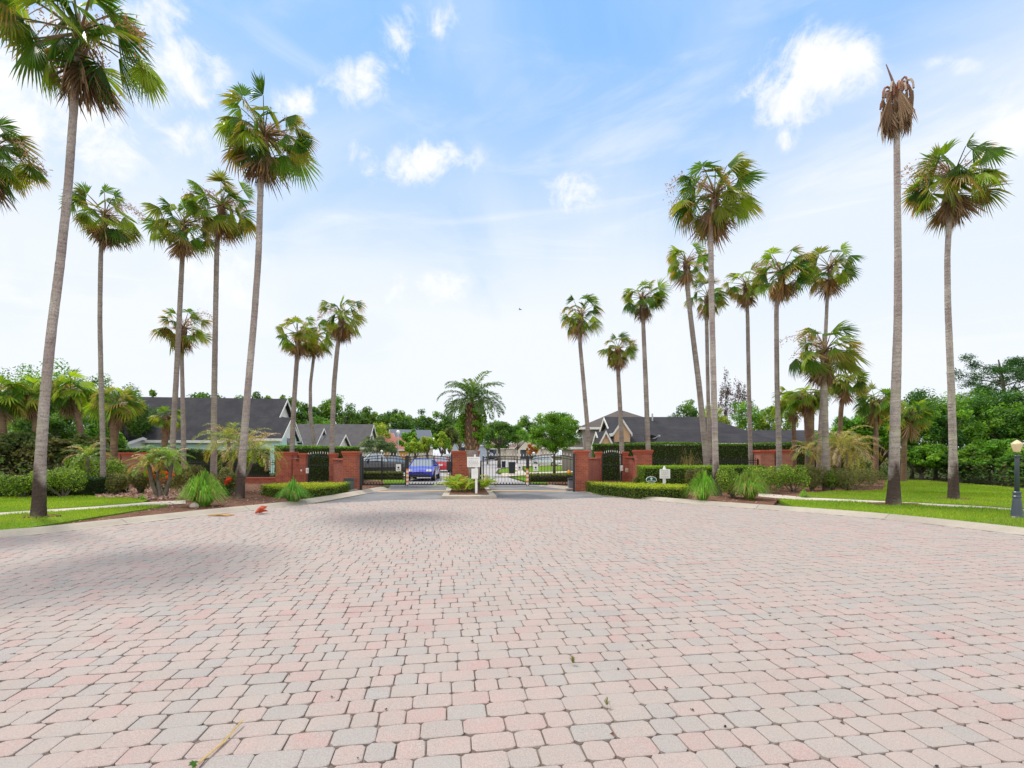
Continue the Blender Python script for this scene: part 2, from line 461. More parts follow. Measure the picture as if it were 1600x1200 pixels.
# ------------------------------------------------------------------ ground sheets
def sheet(name, poly, z, m, label=None, z_side=None):
    """flat sheet that follows the gentle rise beyond the gates"""
    import bmesh
    bm = bmesh.new()
    vs = [bm.verts.new((x, y, 0)) for x, y in poly]
    bm.faces.new(vs)
    for yy in (S0, S1):
        bmesh.ops.bisect_plane(bm, geom=bm.verts[:] + bm.edges[:] + bm.faces[:], plane_co=(0, yy, 0), plane_no=(0, 1, 0))
    bmesh.ops.triangulate(bm, faces=bm.faces[:])
    for v in bm.verts: v.co.z = z + terr(v.co.y)
    bmesh.ops.recalc_face_normals(bm, faces=bm.faces[:])
    me = bpy.data.meshes.new(name); bm.to_mesh(me)
    if sum(p.normal.z for p in me.polygons) < 0:
        me.flip_normals()
    bm.free()
    me.materials.append(m)
    o = bpy.data.objects.new(name, me); COL.objects.link(o)
    return struct(o, label)
def GP(*pts): return [G(a, b) for a, b in pts]

M_GROUND = mat('ground_soil', (.10, .085, .045), .95, .05, nz=[(.35, 6, (.06, .11, .02), .9), (8, 5, (.05, .04, .025), .6)], bump=(10, .5, .05))
M_LAWN = mat('lawn_soil', (.12, .22, .02), .95, .05, nz=[(.6, 6, (.20, .29, .03), .8), (12, 4, (.07, .14, .015), .7)], bump=(40, .8, .03))
M_MULCH = mat('mulch', (.17, .085, .055), .95, .05, nz=[(25, 5, (.07, .035, .024), .9), (3, 5, (.26, .15, .105), .6)], bump=(45, 1, .03))
M_ASPH = mat('asphalt', (.15, .15, .155), .85, .2, nz=[(.55, 6, (.32, .315, .32), .85), (90, 3, (.05, .05, .055), .6)], bump=(120, .4, .004))
M_ASPHO = mat('worn_asphalt', (.33, .31, .315), .85, .2, nz=[(.4, 6, (.42, .40, .40), .7), (90, 3, (.2, .2, .2), .3)], bump=(120, .3, .004))
M_YEL = mat('yellow_paint', (.80, .45, .08), .7, nz=[(20, 5, (.50, .36, .18), .5)])
M_SAND = mat('joint_sand', (.20, .16, .135), .95, .05, nz=[(9, 5, (.06, .05, .04), .7)], bump=(80, .6, .006))

gb = B()
ys = [-60, 20, S0, S1, 1500]
for i in range(4):
    z0, z1 = -.05 + terr(ys[i]), -.05 + terr(ys[i + 1])
    gb.add([(-1500, ys[i], z0), (1500, ys[i], z0), (1500, ys[i + 1], z1), (-1500, ys[i + 1], z1)], [(0, 1, 2, 3)])
struct(gb.build('ground', M_GROUND))

# kerb lines: inner edge (road side)
KL = [(-16, 1.5), (-13.6, 5.2)] + [(-11.6, 7.7)] + GP((0, 841), (100, 831), (200, 819), (325, 804.5), (430, 793.5), (485, 787), (560, 773.5), (612, 763.5))
KR = GP((837, 759.5), (897, 766), (960, 777), (1085, 788), (1140, 792), (1300, 804), (1400, 813), (1540, 829), (1600, 837)) + [(11.8, 7.4), (13.8, 5.0), (16, 1.5)]
def offs(path, d):
    p = np.array(path); t = norm(np.gradient(p, axis=0)); n = np.stack([-t[:, 1], t[:, 0]], 1)
    return p + n * d
def smooth_path(path, k=3):
    p = np.array(path, float)
    for _ in range(k):
        q = [p[0]]
        for a, b in zip(p[:-1], p[1:]): q += [a * .75 + b * .25, a * .25 + b * .75]
        q.append(p[-1]); p = np.array(q)
    return p
def kerb(name, path, wid=.55, h=.09, side=1):
    path = smooth_path(path, 2)
    L_ = np.concatenate([[0], np.cumsum(np.linalg.norm(np.diff(path, axis=0), axis=1))])
    st = [0]
    for k in range(1, int(L_[-1] / 3.0) + 1): st += [k * 3.0 - .9, k * 3.0, k * 3.0 + .022, k * 3.0 + .9]
    st = np.unique(np.concatenate([[q for q in st if q < L_[-1]], L_])); st = st[np.concatenate([[True], np.diff(st) > .015])]
    path = np.stack([np.interp(st, L_, path[:, 0]), np.interp(st, L_, path[:, 1])], 1)
    dk = [abs((st[i] + st[i + 1]) / 2 % 3.0 - .011) < .004 and st[i + 1] - st[i] < .03 for i in range(len(st) - 1)]
    prof = [(0, -.03), (0, .004), (wid * .35, -.008 + .012), (wid * .62, h * .75), (wid * .78, h), (wid, h), (wid, -.04)]
    b = B(); n = len(path); V = []
    for o_, z in prof:
        q = offs(path, o_ * side); V.append(np.c_[q, np.full(n, z)])
    V = np.concatenate(V); F = []
    for k in range(len(prof) - 1):
        for i in range(n - 1):
            f = (k * n + i, k * n + i + 1, (k + 1) * n + i + 1, (k + 1) * n + i)
            F.append(f if side < 0 else f[::-1])
    b.add(V, F, [((.06, .05, .045) if dk[i] else (.42, .375, .31)) for k in range(len(prof) - 1) for i in range(n - 1)])
    return struct(b.build(name, M_KERB))
kerb('kerb', KL, side=1)      # path runs left to right, outside lies on its left
kerb('kerb', KR, side=1)

# paved court of tumbled setts, each one real
paved = [(-17, -1.5)] + [tuple(p) for p in smooth_path(KL, 2)][:-3] 
cut = GP((487, 788.0), (560, 784), (640, 780.5), (775, 778.5), (860, 780), (958, 782.5))
pl = [tuple(p) for p in smooth_path(KL[:9], 2)]
pr = [tuple(p) for p in smooth_path(KR[2:], 2)]
paved = [(-17, -2)] + pl + cut[1:-1] + pr + [(17, -2)]
def pavers():
    rng = rnd(3)
    th = math.radians(8.5); pitch = .160; gap = .0034
    ux, uy = np.array([math.cos(th), math.sin(th)]), np.array([-math.sin(th), math.cos(th)])
    cx, cy, hw, hh = [], [], [], []
    cols = []
    for r in range(-30, 150):
        n = 220
        w = np.where(rng.random(n) < .52, .240, .158)
        x = np.cumsum(w) - 21 - rng.random() * .4
        c = x - w / 2
        yy = r * pitch
        P = c[:, None] * ux + yy * uy
        ok = inpoly(P, paved) & (np.hypot(P[:, 0], P[:, 1]) < 40)
        P = P[ok]; w = w[ok]
        cx.append(P); hw.append(w)
    P = np.concatenate(cx); w = np.concatenate(hw); n = len(P)
    hx = (w - gap) / 2 + rng.normal(0, .0012, n); hy = np.full(n, (pitch - gap) / 2) + rng.normal(0, .0012, n)
    ch = np.minimum(.019, hy * .35) * (0.7 + .6 * rng.random(n))
    def ring(ins, z):
        a, b = hx - ins, hy - ins; c = ch
        bul = .0035
        pts = [(-a + c, -b - 0 * c), (0 * a, -b - bul), (a - c, -b), (a, -b + c), (a + 0 * a, b - c), (a - c, b), (0 * a, b + bul), (-a + c, b), (-a, b - c), (-a, -b + c)]
        arr = np.stack([np.stack([np.broadcast_to(q[0], (n,)), np.broadcast_to(q[1], (n,))], -1) for q in pts], 1)
        arr = arr + rng.normal(0, .0018, arr.shape)
        xy = P[:, None] + arr[..., 0:1] * ux + arr[..., 1:2] * uy
        return np.concatenate([xy, np.broadcast_to(z[:, None, None] if np.ndim(z) else np.full((n, 1, 1), z), (n, len(pts), 1))], -1)
    zt = rng.normal(0, .0013, n)
    k = 10
    R = [ring(.008, zt), ring(.002, zt - .0025), ring(0, np.full(n, -.02))]
    V = np.concatenate(R, 1).reshape(-1, 3)
    base = np.arange(n)[:, None] * (3 * k)
    # colour of each stone
    pink, rose, grey, tan = np.array([.44, .295, .265]), np.array([.46, .225, .205]), np.array([.285, .29, .285]), np.array([.375, .31, .28])
    q = rng.random(n) - .13 * (np.sin(P[:, 0] * 1.1 + 2 * np.sin(P[:, 1] * .7)) * np.sin(P[:, 1] * 1.3 + P[:, 0] * .4)) + rng.normal(0, .02, n)
    C = np.where(q[:, None] < .36, pink, np.where(q[:, None] < .49, rose, np.where(q[:, None] < .70, grey, tan)))
    C = C * (0.92 + .15 * rng.random((n, 1)))
    b = B()
    b.add(V, base + np.arange(k)[None], C)
    for a in (0, 1):
        F = np.stack([np.stack([base[:, 0] + a * k + i, base[:, 0] + (a + 1) * k + i, base[:, 0] + (a + 1) * k + (i + 1) % k, base[:, 0] + a * k + (i + 1) % k], -1) for i in range(k)], 1).reshape(-1, 4)
        b.more(F, 0, np.repeat(C * .9, k, 0))
    m = mat('tumbled_setts', attr=1, rough=.85, spec=.2, nz=[(8, 4, (.42, .275, .25), .5), (6.5, 5, (.31, .30, .285), .6), (45, 5, (.22, .19, .17), .35), (110, 3, (.62, .57, .53), .40), (210, 2, (.14, .115, .105), .5), (.35, 5, (.33, .285, .255), .5), (1.7, 6, (.38, .34, .31), .35)], bump=(140, .55, .004))
    o = b.build('paver_court', m)
    struct(o)
    s = B(); s.add([(x, y, -.013) for x, y in paved], [list(range(len(paved)))[::-1]])
    struct(s.build('joint_sand', M_SAND))
pavers()

# driveway lanes
asph = [tuple(p) for p in smooth_path(KL[8:], 1)] + GP((600, 757.5), (840, 757.5)) + [tuple(p) for p in smooth_path(KR[:3], 1)] + cut[::-1]
sheet('asphalt_lane', GP((487, 788.2), (560, 774.5), (606, 764), (612, 755.5), (838, 755.5), (897, 766.5), (960, 778), (958, 782.6), (860, 780.1), (775, 778.6), (640, 780.6), (560, 784.1)), -.006, M_ASPH)
sheet('inner_road', GP((612, 756.2), (645, 748), (668, 735), (684, 725.5), (694, 719.6), (742, 718.4), (880, 718.4), (905, 719.6), (872, 724), (806, 727), (778, 733), (774, 739), (792, 745), (830, 756.2)), -.018, M_ASPHO)
sheet('driveway', GP((560, 744), (648, 743), (655, 738.5), (600, 735), (560, 736)), -.010, M_CONCW)
sheet('driveway', GP((788, 744.5), (835, 741), (895, 737.5), (895, 735.5), (820, 738), (810, 728), (870, 726.5), (900, 726.5), (900, 723.5), (800, 727), (786, 735), (782, 742)), -.010, M_CONCW)
def strip(name, a, b, wid, z, m, h=.0):
    a, b = np.array(a), np.array(b); t = norm((b - a)[None])[0]; n = np.array([-t[1], t[0]]) * wid / 2
    return sheet(name, [tuple(a - n), tuple(b - n), tuple(b + n), tuple(a + n)], z, m)
strip('stop_line', G(590, 768.0), G(695, 766.2), .26, -.001, M_YEL)
strip('stop_line', G(766, 766), G(884, 767.4), .26, -.001, M_YEL)

# lawns, beds and footpaths
def lawn(name, pts, z=.055, skirt=.1):
    b = B(); b.prism(pts, z - skirt, z)
    return struct(b.build(name, M_LAWN))
kob = [tuple(p) for p in offs(smooth_path(KL, 2), .56)]
kor = [tuple(p) for p in offs(smooth_path(KR, 2), .56)]
klf = [p for p in kob if -16.5 < p[0] < GX(258, 13.5)]
LAWNS = []
l1 = klf + [G(262, 793), G(225, 792.5), G(150, 798), G(0, 808.5), (-20, 12.6), (-24, 3)]
l2 = GP((0, 803.5), (150, 793.5), (222, 787.5), (232, 783.5), (150, 778), (0, 778.5)) + [(-28, 17), (-24, 12.9)]
krf = [p for p in kor if p[0] > GX(1204, 14.2)]
r1 = krf + [(24, 3), (24, 11.6), G(1600, 802.5), G(1540, 797.5), G(1390, 789.5), G(1260, 784), G(1215, 783)]
r2 = GP((1250, 778), (1300, 781), (1390, 785.5), (1540, 793.5), (1600, 798.5)) + [(26, 12.5), (34, 16)] + GP((1600, 766), (1500, 757), (1420, 750.5), (1385, 752), (1380, 768), (1300, 770), (1250, 773))
for i, p in enumerate((l1, l2, r1, r2)):
    lawn('lawn', p, .06)
    LAWNS.append(p)
for p in (GP((565, 757), (632, 756), (636, 750), (600, 745.5), (565, 746)), GP((600, 734), (652, 737), (660, 728), (640, 724), (590, 727)),
          GP((797, 745.5), (835, 756), (898, 757), (898, 739.5), (835, 742)), GP((779, 739), (800, 738.5), (808, 736), (800, 730), (781, 734)),
          GP((825, 738), (896, 735), (896, 728), (815, 729.5)), GP((750, 722), (775, 722), (775, 720.6), (750, 720.6))):
    lawn('lawn', p, .03, .06); LAWNS.append(p)
def path_sheet(pts_a, pts_b, z):
    return struct(sheet('footpath', GP(*pts_a) + GP(*pts_b)[::-1], z, M_CONCW))
path_sheet([(-80, 816), (0, 809), (150, 798.5), (225, 793), (290, 789)], [(-80, 809), (0, 803), (150, 793), (225, 787), (290, 783.5)], .045)
path_sheet([(1185, 777.5), (1260, 784.5), (1390, 790), (1540, 798), (1640, 806)], [(1185, 771.5), (1260, 779), (1390, 785), (1540, 793), (1640, 800)], .045)
kml = [p for p in kob if p[0] > GX(258, 13.5)]
bed = [G(225, 792)] + [G(262, 793)] + kml + GP((600, 752), (380, 744), (0, 745), (-60, 775), (150, 779), (236, 784))
bb = B(); bb.prism(bed, -.06, .035); struct(bb.build('mulch_bed', M_MULCH))
kmr = [p for p in kor if p[0] <= GX(1204, 14.2) + .1]
bed2 = kmr + GP((1215, 783), (1250, 778), (1250, 773), (1300, 770), (1380, 768), (1385, 750), (1300, 742), (900, 742), (860, 750))
bb = B(); bb.prism(bed2, -.06, .035); struct(bb.build('mulch_bed', M_MULCH))

# blades of grass on the lawns
def grass(polys, n, seed, h=(.03, .075), name='grass', w=.006):
    rng = rnd(seed); b = B()
    areas = []
    for p in polys:
        q = np.array([x[:2] for x in p]); areas.append(abs(.5 * np.sum(q[:, 0] * np.roll(q[:, 1], -1) - np.roll(q[:, 0], -1) * q[:, 1])))
    for p, a in zip(polys, areas):
        k = int(n * a / sum(areas))
        if k < 10: continue
        xy = sample_poly(p, k, rng)
        hh = h[0] + (h[1] - h[0]) * rng.random(k)
        hh *= .8 + .5 * np.sin(xy[:, 0] * 1.7 + 1.3 * np.sin(xy[:, 1] * 1.1)) ** 2
        az = rng.random(k) * 6.283; le = rng.normal(0, .35, (k, 2)) * hh[:, None]
        ww = w * (1 + xy[:, 1] * .05)
        dx, dy = np.cos(az) * ww, np.sin(az) * ww
        z0 = np.full(k, .055)
        V = np.stack([np.c_[xy[:, 0] - dx, xy[:, 1] - dy, z0], np.c_[xy[:, 0] + dx, xy[:, 1] + dy, z0], np.c_[xy + le, z0 + hh]], 1)
        mixv = rng.random((k, 1)) * .6 + .4 * (np.sin(xy[:, :1] * .9 + np.cos(xy[:, 1:] * 1.3) * 2) * .5 + .5)
        C = (1 - mixv) * np.array([.13, .25, .018]) + mixv * np.array([.36, .44, .035])
        dry = rng.random(k) < .05 + .35 * np.clip(np.sin(xy[:, 0] * .55 + 1.9 * np.sin(xy[:, 1] * .8)) - .55, 0, 1)
        C[dry] = (.32, .27, .10)
        b.add(V.reshape(-1, 3), np.arange(3 * k).reshape(k, 3), C)
    o = b.build(name, M_GRASS)
    o['kind'] = 'stuff'; tag(o, 'short bright green turf covering the lawns beside the court', 'grass')
grass([[q for q in LAWNS[0] if q[0] > -40], LAWNS[1], LAWNS[2], LAWNS[3]], 230000, 11)

# litter on the beds
def litter():
    rng = rnd(5); b = B()
    for poly, n in ((bed, 9000), (bed2, 5000)):
        xy = sample_poly(poly, n, rng)
        P = np.c_[xy, np.full(n, .045) + rng.random(n) * .02]
        q = rng.random((n, 1))
        C = np.where(q < .45, np.array([.20, .10, .065]), np.where(q < .75, np.array([.34, .20, .15]), np.array([.46, .33, .27])))
        b.leaves(P, np.tile([0, 0, 1.], (n, 1)), .075, rng, C, .4, .35)
    xy = sample_poly(GP((150, 780), (250, 783), (300, 779), (300, 766), (150, 768)), 2500, rng)
    P = np.c_[xy, np.full(2500, .05) + rng.random(2500) * .05]
    b.leaves(P, np.tile([0, 0, 1.], (2500, 1)), .16, rng, np.array([.52, .34, .27]) * (.7 + .5 * rng.random((2500, 1))), .4, .5)
    o = b.build('leaf_litter', M_DEAD); o['kind'] = 'stuff'; tag(o, 'brown and pinkish dead leaf litter strewn over the planting beds', 'leaf litter')
litter()

# island between the lanes
isl_o = GP((690, 779.5), (697, 768), (702, 757), (709, 745), (748, 745), (757, 757), (765, 767), (776, 779.3))
isl_i = GP((702, 777.2), (706, 767), (708, 757), (712, 746.5), (745, 746.5), (751, 757), (757, 767), (764, 777))
b = B(); b.prism(isl_o, -.05, .10); struct(b.build('kerb', M_CONC))
b = B(); b.prism(isl_i, -.05, .125); struct(b.build('island_bed', M_MULCH))

# ------------------------------------------------------------------ palms
def fan_template(N, spread, split, rng):
    ph = np.linspace(-spread, spread, N + 1)
    V = []; F4 = []; F3 = []
    for i in range(N):
        a, c, d = ph[i], (ph[i] + ph[i + 1]) / 2, ph[i + 1]
        hw = (d - a) / 2
        L = (0.80 + .20 * math.cos(c * .75)) * rng.uniform(.86, 1.05)
        s = split * (0.85 + .15 * math.cos(c)) ; s1 = s * rng.uniform(.95, 1.05)
        k = len(V)
        V += [(.05, a, 0), (.05, c, -.01), (.05, d, 0), (s, a, .022), (s1, c, -.022), (s, d, .022),
              (.78 * L, c - hw * .42, .012), (.8 * L, c, -.012), (.78 * L, c + hw * .42, .012), (L, c + rng.normal(0, .02), 0)]
        F4 += [(k, k + 1, k + 4, k + 3), (k + 1, k + 2, k + 5, k + 4), (k + 3, k + 4, k + 7, k + 6), (k + 4, k + 5, k + 8, k + 7)]
        F3 += [(k + 6, k + 7, k + 9), (k + 7, k + 8, k + 9)]
    return np.array(V), np.array(F4), np.array(F3)

def fan_leaf(b, pb, O, az, el, lp, R, rng, bend=.5, fold=.25, droop=.35, wind=0.0, N=24, col=(.05, .12, .02), tip=None, pcol=(.14, .13, .04), spread=2.0, split=.55, pw=.018):
    V, F4, F3 = fan_template(N, spread, split, rng)
    def d(a, e): return np.array([math.cos(e) * math.sin(a), math.cos(e) * math.cos(a), math.sin(e)])
    e0, e1 = el, el - bend
    n = 5; pts = [O]
    for i in range(n):
        e = e0 + (e1 - e0) * (i + .5) / n * .55
        pts.append(pts[-1] + d(az, e) * lp / n)
    P1 = pts[-1]
    pb.tube(pts, np.linspace(pw * 1.5, pw * .7, n + 1), 3, pcol, cap=False)
    a = d(az, e1)
    side = np.cross(a, [0, 0, 1.]); 
    if np.linalg.norm(side) < .2: side = np.array([math.cos(az), -math.sin(az), 0])
    side /= np.linalg.norm(side)
    roll = rng.normal(0, .75)
    nn = np.cross(side, a)
    s = side * math.cos(roll) + nn * math.sin(roll); nn = np.cross(s, a)
    r, ph, z = V[:, 0], V[:, 1], V[:, 2]
    zz = z * (1 + 0 * r) - fold * np.abs(np.sin(ph)) * r
    P = P1 + R * ((r * np.cos(ph))[:, None] * a + (r * np.sin(ph))[:, None] * s + zz[:, None] * nn)
    t = np.clip(r, 0, 1.1)
    jit = np.repeat(rng.normal(0, .10, len(V) // 10), 10)
    P[:, 2] -= R * (droop + jit) * t ** 2.3
    P[:, 0] += R * wind * t ** 2
    C4 = np.tile(np.array(col), (len(F4), 1)); C3 = np.tile(np.array(col), (len(F3), 1))
    v = np.repeat(rng.uniform(.85, 1.2, len(V) // 10), 4)[:, None]; C4 = C4 * v; C3 = C3 * v[::2]
    if tip is not None:
        C3 = np.tile(np.array(tip), (len(F3), 1)) * v[::2]
        o = np.arange(len(F4)) % 4 >= 2
        C4[o] = C4[o] * .5 + np.array(tip) * .5
    base = b.n
    b.add(P, F4, C4); b.more(F3, base, C3)

GREENS = [(.06, .13, .016), (.09, .18, .02), (.15, .25, .022), (.25, .34, .03), (.20, .23, .04)]
def rgreen(rng): return np.array(GREENS[rng.integers(len(GREENS))]) * rng.uniform(.85, 1.2)

def palm_trunk(pts_px, Y, wid_px, m, parent, sides=14, base_flare=1.25, z_base=None, ringy=.012, name='trunk'):
    """pts_px: (px, py) up the trunk; wid_px: widths in photo pixels at the same points"""
    P = np.array([W(px, py, Y) for px, py in pts_px]); w = np.array(wid_px) * Y / FP / 2 / np.sqrt(1 + ((np.array([p[0] for p in pts_px]) - 800) / FP) ** 2)
    if z_base is not None: P[0, 2] = z_base
    L = np.concatenate([[0], np.cumsum(np.linalg.norm(np.diff(P, axis=0), axis=1))])
    n = max(16, int(L[-1] / .10)); t = np.linspace(0, L[-1], n)
    # smooth the centre line
    Q = np.stack([np.interp(t, L, P[:, k]) for k in range(3)], 1); rr = np.interp(t, L, w)
    k = max(3, n // 8) | 1; ker = np.hanning(k + 2)[1:-1]; ker /= ker.sum()
    for c in range(2):
        pad = np.r_[2 * Q[0, c] - Q[1:k // 2 + 1, c][::-1], Q[:, c], 2 * Q[-1, c] - Q[-k // 2:-1, c][::-1]]
        sm = np.convolve(pad, ker, 'same')[k // 2:k // 2 + n]; Q[:, c] = sm
    rng = rnd(int(abs(P[0, 0] * 97 + Y * 31)) % 9999)
    rr = rr * (1 + rng.normal(0, ringy, n))
    rr = rr * (1 + (base_flare - 1) * np.exp(-t / .35))
    jit = 1 + rng.normal(0, .010, (n, sides))
    b = B(); b.tube(Q, rr, sides, jit=jit)
    b.build(name, m, parent, smooth=True)
    return Q

def fan_palm(label, pts, wid, crown, rad, Y=None, seed=0, nleaf=34, dead=6, stalks=3, m=None, group='tall fan palms lining the entrance', wind=.12, N=24, base_py=None, green=1.0, tipshare=.45, name='fan_palm', flare=1.2, elmin=-.72, lpf=.62, bl=1.0, rs=.96):
    """crown = centre pixel, rad = crown radius in pixels"""
    if Y is None: Y = G(*pts[0])[1]
    base = (GX(pts[0][0], Y), Y, terr(Y) + .03)
    t = thing(name, label, 'palm tree', base, group)
    rng = rnd(seed + 100)
    O = np.array(W(crown[0], crown[1], Y)); rad = rad * rs / (1 + ((crown[0] - 800) / FP) ** 2) ** .22; Rc = rad * Y / FP
    top = pts + [(crown[0], crown[1] + rad * .10)]
    palm_trunk(top, Y, wid + [wid[-1] * .95], m or M_TRUNK, t, z_base=base[2] - .1, base_flare=flare)
    b, pb, db, dp = B(), B(), B(), B()
    nleaf = int(nleaf * .90)
    for i in range(nleaf):
        q = (i + .5) / nleaf
        el = math.asin(np.clip(1 - q * (1 - math.sin(elmin)), -1, 1)) + rng.normal(0, .2)
        az = i * 2.39996 + rng.normal(0, .4)
        sc = rng.uniform(.68, 1.15)
        lp = Rc * lpf * sc * (1.0 if el > -.3 else .85); R = Rc * rng.uniform(.34, .50) * bl
        col = rgreen(rng) * green; tip = None
        if rng.random() < tipshare: tip = np.array([(.42, .27, .08), (.34, .30, .05), (.50, .30, .10)][rng.integers(3)])
        if el < -.3 and rng.random() < .22: col = np.array([.30, .24, .04]) * rng.uniform(.7, 1.2); tip = (.22, .12, .05)
        fan_leaf(b, pb, O, az, el, lp, R, rng, bend=rng.uniform(.2, .9) * (1 if el > 0 else .6), fold=rng.uniform(.2, .95), droop=rng.uniform(.12, .55), wind=wind * rng.uniform(.3, 1.5), N=N, col=col, tip=tip,
                 pcol=(.16, .15, .05) if rng.random() < .6 else (.20, .12, .06), pw=Rc * .012, spread=rng.uniform(1.35, 1.95), split=rng.uniform(.42, .62))
    b.build('crown', M_FAN, t); pb.build('leaf_stalk', M_PETI, t)
    if dead:
        dead = int(dead * 1.4)
        for i in range(dead):
            az = i * 2.4 + rng.normal(0, .4); sc = rng.uniform(.5, .8)
            c = np.array([(.30, .19, .11), (.42, .28, .16), (.42, .24, .08), (.22, .14, .08)][rng.integers(4)]) * rng.uniform(.8, 1.1)
            fan_leaf(db, dp, O - np.array([0, 0, Rc * .1]), az, -1.15 + rng.normal(0, .14), Rc * .40 * sc, Rc * rng.uniform(.46, .66), rng, bend=.36, fold=1.1, droop=.15, wind=0, N=max(12, N - 8), col=c, pcol=(.2, .13, .08), spread=rng.uniform(.5, .9), split=.4, pw=Rc * .012)
        db.build('dead_leaves', M_DEAD, t)
    # boots where leaves leave the trunk
    bb_ = B()
    for i in range(16):
        az = i * 2.4; z = O[2] - Rc * (.03 + .02 * i)
        rr = wid[-1] * Y / FP * .5
        p = np.array([O[0] + math.sin(az) * rr * .8, O[1] + math.cos(az) * rr * .8, z])
        bb_.tube([p - [0, 0, Rc * .06], p + [math.sin(az) * rr * .7, math.cos(az) * rr * .7, Rc * .10]], [rr * .45, rr * .2], 4, np.array([.20, .10, .055]) * rng.uniform(.6, 1.3))
    bb_.build('leaf_boots', M_ATTR, t)
    if stalks:
        sb = B()
        for i in range(stalks):
            az = rng.uniform(-1.9, 1.9); pts_ = [O + [0, 0, Rc * .05]]; e = rng.uniform(.5, 1.1); ln = Rc * rng.uniform(.9, 1.3); ns = 9
            for k in range(ns):
                ee = e - (k / ns) ** 1.3 * rng.uniform(1.7, 2.3)
                pts_.append(pts_[-1] + np.array([math.cos(ee) * math.sin(az), math.cos(ee) * math.cos(az), math.sin(ee)]) * ln / ns)
            sb.tube(pts_, np.linspace(Rc * .012, Rc * .004, ns + 1), 3, (.30, .20, .12), cap=False)
            k0 = ns // 2 if i % 2 else 1
            for k in range(k0, ns + 1):
                n = 34; P = pts_[k] + rng.normal(0, 1, (n, 3)) * [Rc * .05, Rc * .05, Rc * .085] - [0, 0, Rc * .05]
                c = np.array([(.55, .33, .17), (.50, .27, .10), (.60, .42, .26)][i % 3]) * rng.uniform(.7, 1.15, (n, 1))
                sb.leaves(P[: n if i % 2 == 0 else 12], np.zeros((n if i % 2 == 0 else 12, 3)), Rc * .055, rng, c[: n if i % 2 == 0 else 12], .35, 1)
        sb.build('flower_stalk', M_DEAD, t)
    return t

